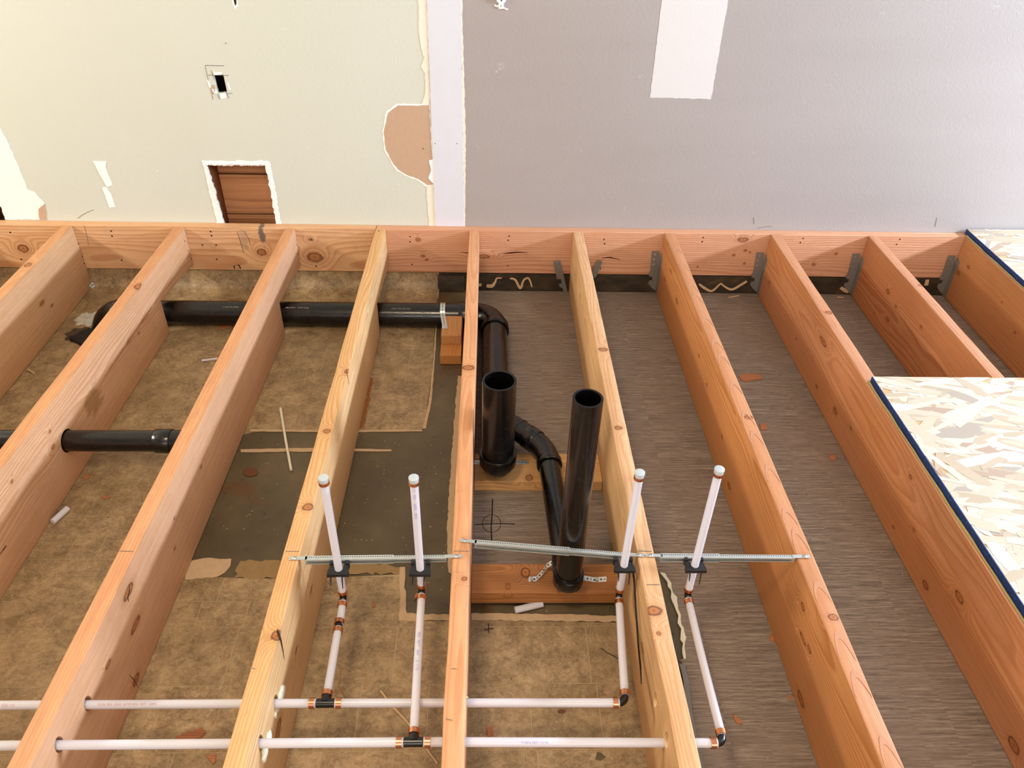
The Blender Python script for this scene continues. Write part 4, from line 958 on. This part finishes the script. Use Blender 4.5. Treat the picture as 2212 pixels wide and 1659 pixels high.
# ---------------------------------------------------------------- milky water tubes
RP = 0.0084
def ring(c, d, parent, L=0.010, name='crimp_ring'):
    c = Vector(c); d = Vector(d).normalized()
    o = tube(name, [c - d * L / 2, c + d * L / 2], RP + 0.0022, M['copper'], parent, 24, inner=RP + 0.0004); return o
def stub(S_, x, y, ztop, zlow, px_text=None, lean=(0, 0)):
    a = Vector((x + lean[0], y + lean[1], ztop)); b_ = Vector((x, y, zlow + 0.016)); d = (a - b_).normalized()
    t = tube('pex_tube', [b_, a], RP, M['pex'], S_, 24)
    tube('end_cap', [a - d * 0.001, a + d * 0.002, a + d * 0.006, a + d * 0.0065], [RP + 0.001, RP + 0.0018, RP + 0.0018, RP + 0.0004], M['pexcap'], S_, 24)
    tube('end_cap_neck', [a - d * 0.012, a - d * 0.001], RP + 0.0007, M['pexcap'], S_, 24)
    ring(a - d * 0.008, d, S_, 0.007)
    ring(b_ + d * 0.006, d, S_, 0.008)
    return t
def elbow90(S_, a, k, c, name='elbow'):
    tube(name, arc(a, k, c, 6), 0.0078, M['poly'], S_, 20)
def build_line(label, y, z, xl, tee, end, s_tee, s_end, ink):
    L = empty('water_line', (xl + 1.0, y, z), label, 'water tube')
    # main runs with slight sag
    def run(x0, x1, ya, yb, za, zb_, sag=0.004, n=14):
        pts = [Vector((x0 + (x1 - x0) * i / n, ya + (yb - ya) * i / n + sag * 0.6 * math.sin(PI * i / n), za + (zb_ - za) * i / n - sag * math.sin(PI * i / n))) for i in range(n + 1)]
        return tube('pex_tube', pts, RP, M['pex'], L, 22)
    tx, ty, tz_ = tee
    run(xl, tx - 0.018, y, ty, z, tz_)
    run(tx + 0.018, end[0] - 0.012, ty, end[1], tz_, end[2])
    # tee body
    tb = tube('tee_fitting', [(tx - 0.017, ty, tz_), (tx + 0.017, ty, tz_)], 0.0088, M['poly'], L, 20)
    tube('tee_branch', [(tx, ty, tz_), (tx, ty + 0.020, tz_)], [0.0115, 0.0078], M['poly'], tb, 20)
    ring((tx - 0.026, ty, tz_), (1, 0, 0), L); ring((tx + 0.026, ty, tz_), (1, 0, 0), L)
    # branch from the tee to the first stub
    for (sx_, sy_, st_, zl), (fx, fy, fz), is_tee in ((s_tee, tee, True), (s_end, end, False)):
        stub(L, sx_, sy_, st_, zl)
        p0 = Vector((sx_, sy_, zl)); pf = Vector((fx, fy, fz)); d = (pf - p0).normalized()
        elbow90(L, p0 + Vector((0, 0, 0.018)), p0, p0 + d * 0.014)
        a = p0 + d * 0.012; b_ = pf - d * 0.014
        if is_tee and ink == 'red':
            m1 = a.lerp(b_, 0.28); bow = Vector((0.004, 0, -0.006))
            tube('pex_tube', [a, m1 + bow * .3 - d * 0.004], RP, M['pex'], L, 22)
            ring(m1 - d * 0.010, d, L); ring(m1 + d * 0.012, d, L)
            tube('coupling', [m1 - d * 0.008, m1 + d * 0.008], 0.0080, M['poly'], L, 20)
            tube('pex_tube', [m1 + d * 0.004, m1.lerp(b_, 0.5), b_], RP, M['pex'], L, 22)
        else:
            tube('pex_tube', [a.lerp(b_, i / 8) + Vector((0, 0, (0.004 if is_tee else -0.004) * math.sin(PI * i / 8))) for i in range(9)], RP, M['pex'], L, 22)
        ring(a + d * 0.010, d, L)
        ring(b_ - d * 0.006, d, L)
    # end elbow
    ex_, ey, ez = end; pe = Vector(end); pf = Vector((s_end[0], s_end[1], s_end[3])); d = (pf - pe).normalized()
    elbow90(L, pe + Vector((-0.016, 0, 0)), pe, pe + d * 0.016)
    ring(pe + Vector((-0.020, 0, 0)), (1, 0, 0), L)
    return L
q = at(703, 1519, Z=-0.088); teeU = (q.x, q.y, -0.088); q = at(1351, 1518, Z=-0.092); endU = (q.x, q.y, -0.092)
q = at(893, 1603, Z=-0.056); teeL = (q.x, q.y, -0.056); q = at(1563, 1605, Z=-0.085); endL = (q.x, q.y, -0.085)
ztp = [at(684, 1036, Y=-1.634).z, at(897, 1036, Y=-1.634).z, at(1418, 1006, Y=-1.60).z, at(1552, 984, Y=-1.58).z]
zlw = -0.100
SX = [(-0.249, -1.634), (-0.0745, -1.634), (0.368, -1.625), (0.524, -1.625)]
LU = build_line('upper water tube with two capped stubs, entering through the left joists with red print', UP[0], UP[1], -2.2, teeU, endU, (SX[0][0], SX[0][1], ztp[0], zlw), (SX[2][0], SX[2][1], ztp[2], zlw - 0.006), 'red')
LL = build_line('lower water tube nearest the camera, with blue print and two capped stubs', LO[0], LO[1], -2.2, teeL, endL, (SX[1][0], SX[1][1], ztp[1], -0.078), (SX[3][0], SX[3][1], ztp[3], zlw - 0.006), 'blue')
face_cam = Vector((0, -0.75, 1.0))
def tprint(L, body, px, yy, y, z, ink, size=0.0075):
    a = at(px, yy, Y=y); wrap_text('tube_print', body, size, (a.x, y, z), (a.x + 1, y, z), RP, face_cam, M[ink], L)
tprint(LU, 'PEX 1/2', 0, 1510, UP[0], UP[1] + 0.001, 'inkred'); tprint(LU, '1/2 IN  PEX  SDR9  ASTM F876  F877  100PSI', 208, 1510, UP[0] + 0.0015, UP[1] - 0.0012, 'inkred', 0.006)
tprint(LL, 'ASTM F876 NSF 160PSI', 690, 1605, LO[0] + 0.001, LO[1] - 0.004, 'inkblue', 0.006)
def midp(tee, end, x):
    t = (x - tee[0] - .018) / (end[0] - tee[0] - .03); return tee[1] + (end[1] - tee[1]) * t + 0.0024 * math.sin(PI * t), tee[2] + (end[2] - tee[2]) * t - 0.004 * math.sin(PI * t)
a = at(1004, 1600, Y=LO[0]); yy, zz = midp(teeL, endL, a.x + 0.12)
wrap_text('tube_print', '5006 NSF-PW CTS-OD SDR 9 PEX ASTM F876 F877 1/2 IN', 0.0062, (a.x, yy, zz + 0.0012), (a.x + 1, yy, zz - 0.0005), RP, face_cam, M['inkblue'], LL)
# blue print running up the second stub and along its feed
wrap_text('tube_print', '1/2   PEX   160PSI   F876', 0.0085, (SX[1][0], SX[1][1], ztp[1] - 0.015), (SX[1][0], SX[1][1], ztp[1] - 1), RP, Vector((0, -1, 0)), M['inkblue'], LL)
p0 = Vector((SX[1][0], SX[1][1], -0.078)); pf = Vector(teeL); dv = (pf - p0).normalized()
wrap_text('tube_print', 'PEX  F877  180F  1/2  CTS', 0.0085, p0 + dv * 0.12 + Vector((0, 0, 0.004)), pf + Vector((0, 0, 0.004)), RP, Vector((0, 0, 1)), M['inkblue'], LL)

# ---------------------------------------------------------------- telescoping stub-out brackets
def bracket(a, b_, k0, k1, clamps, label, split=0.6):
    a, b_ = Vector(a), Vector(b_); d = (b_ - a).normalized(); s = Vector((-d.y, d.x, 0)); L = (b_ - a).length
    root = empty('stub_bracket', a, label, 'pipe bracket', 'telescoping pipe brackets across the joists')
    def pl(t0, t1, s0, s1, z0, z1):
        v = [a + d * t + s * q + Vector((0, 0, z)) for t in (t0, t1) for q in (s0, s1) for z in (z0, z1)]
        b = bmesh.new(); w_ = [b.verts.new(x) for x in v]
        for f in ((0, 1, 3, 2), (4, 6, 7, 5), (0, 4, 5, 1), (2, 3, 7, 6), (0, 2, 6, 4), (1, 5, 7, 3)): b.faces.new([w_[i] for i in f])
        m_ = D.meshes.new('x'); b.to_mesh(m_); b.free(); return m_
    def join(ms):
        b = bmesh.new()
        for m_ in ms: b.from_mesh(m_)
        return bm2me(b)
    tab = 0.034
    # rails: top flange, web and bottom flange (C-section), the inner one slides in the outer one
    for t0, t1, g in ((tab, L * split, 0.0), (L * split, L - tab, 0.0012)):
        me = join([pl(t0, t1, -0.006 + g, 0.006 - g, 0.0008 - g, 0.0018 - g), pl(t0, t1, 0.005 - g, 0.006 - g, -0.012 + g, 0.001 - g), pl(t0, t1, -0.006 + g, 0.006 - g, -0.0128 + g, -0.0118 + g), pl(t0, t1, -0.0065 + g, -0.0055 + g, -0.0128 + g, -0.0098 + g), pl(t0, t1, -0.0068 + g, -0.0056 + g, -0.0016 - g, 0.0018 - g)])
        r_ = link('rail', me, M['galv'], root, a + d * t0)
        hb = bmesh.new(); t = t0 + 0.004
        while t < t1 - 0.002:
            disc_bm(a + d * t + s * 0.0018 + Vector((0, 0, 0.0018 - g)), 0.0012, (0, 0, 1), 8, 0.0002, b=hb); t += 0.0049
        tag(link('rail_holes', bm2me(hb), M['black'], r_, a + d * t0), kind='stuff')
    for t0, t1, sc in ((0, tab + 0.004, 0.012), (L - tab - 0.004, L, L - 0.012)):
        link('end_tab', pl(t0, t1, -0.0045, 0.0045, 0.0008, 0.0018), M['galv'], root, a + d * t0)
        c = a + d * sc + Vector((0, 0, 0.0018)); link('screw_head', bm2me(tube_bm([c, c + Vector((0, 0, 0.0014)), c + Vector((0, 0, 0.0024))], [0.0046, 0.0044, 0.0026], 14)), M['screw'], root, c)
    for i, (cx_, cy_, side_) in enumerate(clamps):
        z0 = -0.010; o3 = Vector((cx_, cy_ - 0.004, z0))
        # clamp: plate with a V notch on the rear edge where the tube sits, and two jaws over the rail
        yb_ = cy_ - 0.016; yt = cy_ + 0.022
        outl_ = [(cx_ - 0.023, yb_), (cx_ + 0.023, yb_), (cx_ + 0.023, yb_ + 0.009), (cx_ + 0.020, cy_ + 0.004), (cx_ + 0.018, yt), (cx_ + 0.010, yt), (cx_ + 0.0095, cy_ + 0.006), (cx_ + 0.008, cy_ - 0.003), (cx_, cy_ - 0.0095), (cx_ - 0.008, cy_ - 0.003), (cx_ - 0.0095, cy_ + 0.006), (cx_ - 0.010, yt), (cx_ - 0.018, yt), (cx_ - 0.020, cy_ + 0.004), (cx_ - 0.023, yb_ + 0.009)]
        cl = link('clamp', prism([(x, y, z0) for x, y in outl_], 0.008, (0, 0, 1)), M['blackplastic'], root, o3)
        for dx in (-0.017, 0.017):
            box('jaw', (cx_ + dx - 0.0035, cy_ + 0.010, z0 - 0.006), (cx_ + dx + 0.0035, cy_ + 0.018, z0 + 0.013), M['blackplastic'], cl)
        for dx, lng in ((-0.014, 0.028), (0.010, 0.040)):
            p = Vector((cx_ + dx, yb_ - 0.001, z0 + 0.004))
            tube('tie_tail', [p + Vector((0, 0.004, 0)), p, p + Vector((side_ * 0.001, -0.002, -0.008)), p + Vector((side_ * 0.003, -0.001, -lng))], [0.0016, 0.0018, 0.0016, 0.0009], M['blackplastic'], cl, 8)
    return root
za = 0.0006
P1, P2 = at(625, 1207, Z=za), at(998, 1202, Z=za); P3, P4 = at(993, 1168, Z=za), at(1391, 1201, Z=za); P5, P6 = at(1394, 1200.5, Z=za), at(1749, 1203, Z=za)
bracket(P1, P2, 4, 5, [(SX[0][0], SX[0][1], -1), (SX[1][0], SX[1][1], -1)], 'perforated bracket left of the middle joist holding two tube stubs')
bracket(P3, P4, 5, 6, [(SX[2][0], SX[2][1], 1)], 'slanted perforated bracket passing behind the slim open drain pipe')
bracket(P5, P6, 6, 7, [(SX[3][0], SX[3][1], 1)], 'perforated bracket on the right, ending on the joist with scalloped pink edge', 0.45)
# long loose cable tie hanging from the third clamp
xz = jx(6, -1.7) - 0.026
tp = [at(x, y, X=xz) for x, y in ((1366, 1222), (1370, 1250), (1373, 1300), (1379, 1390), (1384, 1440), (1386, 1478))]
ct = tag(link('cable_tie', ribbon(tp, [0.005] * 5 + [0.0015], (-1, -0.25, 0.45), 0.0013), M['blackplastic'], None, tp[0]), 'long black cable tie hanging along the pale yellow joist', 'cable tie')

# ---------------------------------------------------------------- OSB panels
def osb(name, x0, x1, y0, y1, label, seed, nst, view):
    z0, z1 = 0.0006, 0.0186
    root = empty(name, ((x0 + x1) / 2, (y0 + y1) / 2, z0), label, 'panel', 'OSB subfloor panels')
    core = box('core', (x0 + 0.001, y0, z0), (x1, y1, z1), M['osbbase'], root)
    box('painted_edge', (x0 - 0.0008, y0, z0), (x0 + 0.0016, y1, z1 + 0.0012), M['navy'], root)
    # overspray of the edge paint on the rim of the face: thin dots
    r_ = random.Random(seed); vs_ = []; fs = []
    vx0, vx1, vy0, vy1 = view
    for i in range(nst):
        cx_ = r_.uniform(max(x0, vx0), min(x1, vx1)); cy_ = r_.uniform(max(y0, vy0), min(y1, vy1))
        L = r_.uniform(0.07, 0.22); Wd = r_.uniform(0.012, 0.038); an = r_.gauss(0, 0.33) if r_.random() < 0.8 else r_.uniform(-PI, PI)
        z = z1 + 0.0002 + 0.0011 * i / nst; ca, sa = math.cos(an), math.sin(an); k = len(vs_)
        ol = [(-L / 2, -Wd * r_.uniform(.2, .5)), (-L * .2, -Wd * .5), (L * .25, -Wd * r_.uniform(.35, .5)), (L / 2, -Wd * r_.uniform(.1, .4)), (L * r_.uniform(.4, .5), Wd * r_.uniform(.1, .5)), (L * .1, Wd * .5), (-L * .3, Wd * r_.uniform(.35, .5)), (-L * r_.uniform(.42, .5), Wd * .2)]
        tz_ = r_.uniform(-0.006, 0.006)
        for u, v in ol:
            x = min(max(cx_ + u * ca - v * sa, x0 + 0.0012), x1); y = min(max(cy_ + u * sa + v * ca, y0), y1)
            vs_.append((x, y, z + u * tz_ * 0.3))
        fs.append(tuple(range(k, k + 8)))
    s_ = link('strands', mesh(vs_, fs), M['osb'], root, ((x0 + x1) / 2, (y0 + y1) / 2, z1)); tag(s_, kind='stuff')
    return root
e2p = at(1885, 812, Z=0.019); e1p = at(2085, 492, Z=0.019)
osb('osb_panel', 1.180, 3.2, -2.17, -0.955, 'front OSB panel with a dark blue edge, nearest the camera', 31, 2300, (1.18, 2.6, -2.17, -0.95))
osb('osb_panel', 1.954, 4.35, -0.953, 0.030, 'rear OSB panel with a dark blue edge, against the grey wall', 32, 1200, (1.95, 2.9, -0.953, 0.03))
# overspray and adhesive squeezed out beside the panels
def bead(pts, r_, label, name='adhesive_squeeze'):
    o = tube(name, pts, r_, plain(name + str(len(D.materials)), '#9b8a55', 0.5, var=0.2, vscale=60), None, 10); return tag(o, label, 'adhesive')
rb = random.Random(9)
bead([Vector((1.1745 + rb.uniform(-.0012, .0012), -0.957 - 0.05 * i, 0.002)) for i in range(25)], [0.0045 if i == 0 else rb.uniform(0.002, 0.004) for i in range(25)], 'olive adhesive bead squeezed out along the front OSB panel edge')
bead([Vector((1.948 + rb.uniform(-.0012, .0012), 0.0 - 0.045 * i, 0.002)) for i in range(20)], [0.005 if i == 0 else rb.uniform(0.002, 0.004) for i in range(20)], 'olive adhesive bead squeezed out along the rear OSB panel edge')

# ---------------------------------------------------------------- loose things on the floor
def chip(px, th, label, mat='chip', cat='wood chip', z=0.0003, name='wood_chip'):
    pts = [at(x, y, Z=FZ + z) for x, y in px]; c = sum(pts, Vector()) / len(pts)
    return tag(link(name, prism(pts, th, (0, 0, 1)), M[mat], None, c), label, cat)
chip([(1596, 814), (1610, 808), (1640, 810), (1647, 819), (1612, 825), (1602, 823)], 0.004, 'pinkish pointed wood chip in the bay beside the scalloped joist, the larger one')
chip([(1641, 916), (1656, 917), (1657, 930), (1643, 929)], 0.003, 'small square chip half hidden behind the edge of the scalloped joist')
chip([(1793, 982), (1806, 984), (1803, 995), (1792, 993)], 0.002, 'tiny pink wood flake near the blue edged front panel bay')
chip([(470, 703), (505, 694), (500, 706), (473, 712)], 0.003, 'flat orange wood scrap just in front of the long black pipe')
chip([(1052, 1573), (1064, 1573), (1066, 1590), (1053, 1592)], 0.008, 'small brown block scrap behind the lower water tube', name='wood_scrap')
chip([(376, 1598), (398, 1586), (424, 1578), (438, 1573), (441, 1580), (446, 1583), (436, 1593), (416, 1600), (396, 1602)], 0.004, 'long orange wood shaving with a dark knot hole near the bottom left')
chip([(443, 1633), (452, 1635), (459, 1628), (467, 1632), (466, 1648), (460, 1651), (452, 1641)], 0.003, 'curled wood flake at the bottom edge, below the knotted shaving')
chip([(1583, 1544), (1590, 1548), (1600, 1557), (1604, 1565), (1593, 1564), (1586, 1556)], 0.003, 'curved wood shaving on the brown floor above the end elbow')
chip([(1609, 940), (1613, 938), (1614, 942)], 0.001, 'very small pale speck of wood on the ribbed floor')
chip([(1663, 1370), (1672, 1374), (1671, 1388), (1662, 1384)], 0.002, 'dark brown wood flake at the foot of the scalloped joist, upper one')
chip([(1700, 1502), (1708, 1503), (1710, 1510), (1702, 1511)], 0.002, 'dark brown wood flake at the foot of the scalloped joist, lower one')
chip([(180, 1030), (192, 1024), (194, 1032), (184, 1037)], 0.003, 'orange wood crumb left of the bay with the short pipe, upper crumb')
chip([(219, 1074), (236, 1071), (238, 1076), (222, 1078)], 0.003, 'orange wood crumb on the vinyl below the short black pipe, lower crumb')
chip([(803, 1303), (809, 1302), (812, 1309), (805, 1314)], 0.002, 'orange wood crumb on the vinyl between the first two tube stubs')
chip([(895, 1297), (905, 1283), (899, 1282), (896, 1288)], 0.002, 'orange wood crumb beside the second tube stub foot')
chip([(1290, 1625), (1298, 1627), (1308, 1636), (1297, 1643), (1286, 1640)], 0.0015, 'dark torn flake on the vinyl at the bottom of the middle bay', mat='slab')
def rod(px, r_, label, mat='stick', name='wood_sliver', cat='wood sliver', seg=10, z=None):
    pts = [at(x, y, Z=FZ + r_ * 1.05 + (z[i] if z else 0)) for i, (x, y) in enumerate(px)]
    return tag(tube(name, pts, r_, M[mat], None, seg), label, cat)
rod([(606, 882), (617, 950), (629, 1015)], 0.0042, 'long thin pale stick lying on the exposed slab', mat='foam')
rod([(822, 1492), (846, 1524), (880, 1560), (945, 1650)], 0.0022, 'long thin pale stick passing under both water tubes')
rod([(436, 779), (470, 775)], 0.0042, 'short white tube offcut behind the rough edged joist', mat='pex', name='tube_offcut', cat='tube offcut')
rod([(60, 798), (74, 806)], 0.003, 'tiny pale peg beside the first full joist')
rod([(114, 1127), (146, 1098)], RP, 'milky tube offcut on the vinyl at the left', mat='pex', name='tube_offcut', cat='tube offcut', seg=20)
rod([(1112, 1318), (1172, 1304)], RP, 'milky tube offcut on the slab below the dark orange block', mat='pex', name='tube_offcut', cat='tube offcut', seg=20)
rod([(737, 1442), (735, 1465), (731, 1478), (738, 1495), (750, 1513)], 0.0012, 'thin brown curled root like wire on the vinyl', mat='chip', name='curled_wire', cat='wire', seg=6)
rod([(1298, 1400), (1312, 1410), (1338, 1424)], 0.0008, 'thin dark hair like wire by the third tube feed', mat='inkblack', name='thin_wire', cat='wire', seg=6)
gp = [(1473, 1436), (1481, 1470), (1488, 1530), (1500, 1600), (1514, 1659), (1540, 1760)]
pts = [at(x, y, Z=FZ + 0.004) for x, y in gp]
tag(link('floor_trim_strip', ribbon(pts, 0.012, (0, 0, 1), 0.004), M['galvd'], None, pts[0]), 'thin grey metal edging strip beside the pale yellow joist', 'edging strip')

# ragged old hole in the floor, where the long drain goes down, with broken mortar round it
hc = at(190, 705, Z=FZ)
def lumps(name, cx_, cy_, rx, ry, h, mat, sd, n=26, dip=0.0):
    r_ = random.Random(sd); b = bmesh.new(); rows = []
    for i in range(n + 1):
        row = []
        for j in range(n + 1):
            u = 2 * i / n - 1; v = 2 * j / n - 1; rr_ = min(1, math.hypot(u, v)); e = max(0, 1 - rr_ ** 2)
            zz_ = h * e * (0.6 + 0.6 * math.sin(u * 7 + sd) * math.sin(v * 9)) + r_.uniform(-1, 1) * h * 0.22 * e
            row.append(b.verts.new((cx_ + u * rx * (1 + .12 * math.sin(v * 9 + sd)), cy_ + v * ry * (1 + .15 * math.sin(u * 8)), FZ + 0.0004 + max(0.0, zz_) if rr_ < 1 else FZ - 0.003)))
        rows.append(row)
    for i in range(n):
        for j in range(n): b.faces.new((rows[i][j], rows[i + 1][j], rows[i + 1][j + 1], rows[i][j + 1]))
    return link(name, bm2me(b), mat, None, (cx_, cy_, FZ), smooth=True)
c_ = at(195, 690, Z=FZ); m_ = plain('grey_mortar', '#b9b4a6', 0.85, var=0.3, vscale=45, bump=0.8)
tag(lumps('mortar_lump', c_.x, c_.y, 0.055, 0.045, 0.022, m_, 3), 'grey broken mortar heaped against the down turned pipe elbow', 'mortar')
c_ = at(172, 722, Z=FZ); m_ = plain('dark_broken_subfloor', '#4a3a22', 0.9, var=0.6, vscale=60, bump=1.0)
tag(lumps('broken_subfloor', c_.x, c_.y, 0.05, 0.045, 0.014, m_, 8), 'dark broken subfloor debris in front of the grey mortar', 'rubble')
hp = ragged([at(x, y, Z=FZ + 0.0002) for x, y in ((150, 735), (170, 728), (195, 715), (215, 722), (200, 750), (176, 747))], 0.01, 0.004, 'z', 12)
link('floor_hole', prism(hp, 0.0146, (0, 0, 1)), M['dark'], floor, hp[0])
# crumpled foil and grit at the foot of the first full joist
c_ = at(200, 622, Z=FZ); b = bmesh.new(); bmesh.ops.create_icosphere(b, subdivisions=3, radius=0.012)
for v in b.verts: v.co = v.co * (1 + 0.35 * math.sin(v.co.x * 700) * math.sin(v.co.z * 600 + 1)) + c_ + Vector((0, 0, 0.010))
tag(link('foil_scrap', bm2me(b), M['galv'], None, c_), 'small crumpled grey foil lump at the foot of the first full joist', 'foil scrap')
# sawdust specks
def specks(n, reg, mat, sd, name, size=(0.0008, 0.0022)):
    r_ = random.Random(sd); vs_ = []; fs = []
    for i in range(n):
        x, y = r_.uniform(reg[0], reg[1]), r_.uniform(reg[2], reg[3]); s_ = r_.uniform(*size); a = r_.uniform(0, PI); k = len(vs_)
        for j, (u, v) in enumerate(((-1.6, -.5), (1.4, -.6), (1.7, .5), (-1.3, .6))):
            vs_.append((x + s_ * (u * math.cos(a) - v * math.sin(a)), y + s_ * (u * math.sin(a) + v * math.cos(a)), FZ + 0.0006 + s_ * 0.2 * (j % 2)))
        fs.append((k, k + 1, k + 2, k + 3))
    o = link(name, mesh(vs_, fs), mat, floor, (reg[0], reg[2], FZ)); tag(o, kind='stuff')
specks(420, (0.04, 2.2, -2.1, -0.05), M['stick'], 1, 'sawdust_flecks', (0.0006, 0.0016))
specks(130, (-0.65, -0.02, -1.6, -0.9), M['stick'], 2, 'sawdust_flecks', (0.0006, 0.0016))
M['rust'] = plain('rusty_crumbs', '#8f5417', 0.7, var=0.35, vscale=60)
specks(260, (-0.105, -0.012, -0.60, -0.50), M['rust'], 5, 'rust_crumbs', (0.0004, 0.0013))
specks(160, (-1.7, 0.4, -2.2, -0.1), M['chip'], 3, 'sawdust_flecks')
for o in D.objects:
    if '_w' in o: del o['_w']
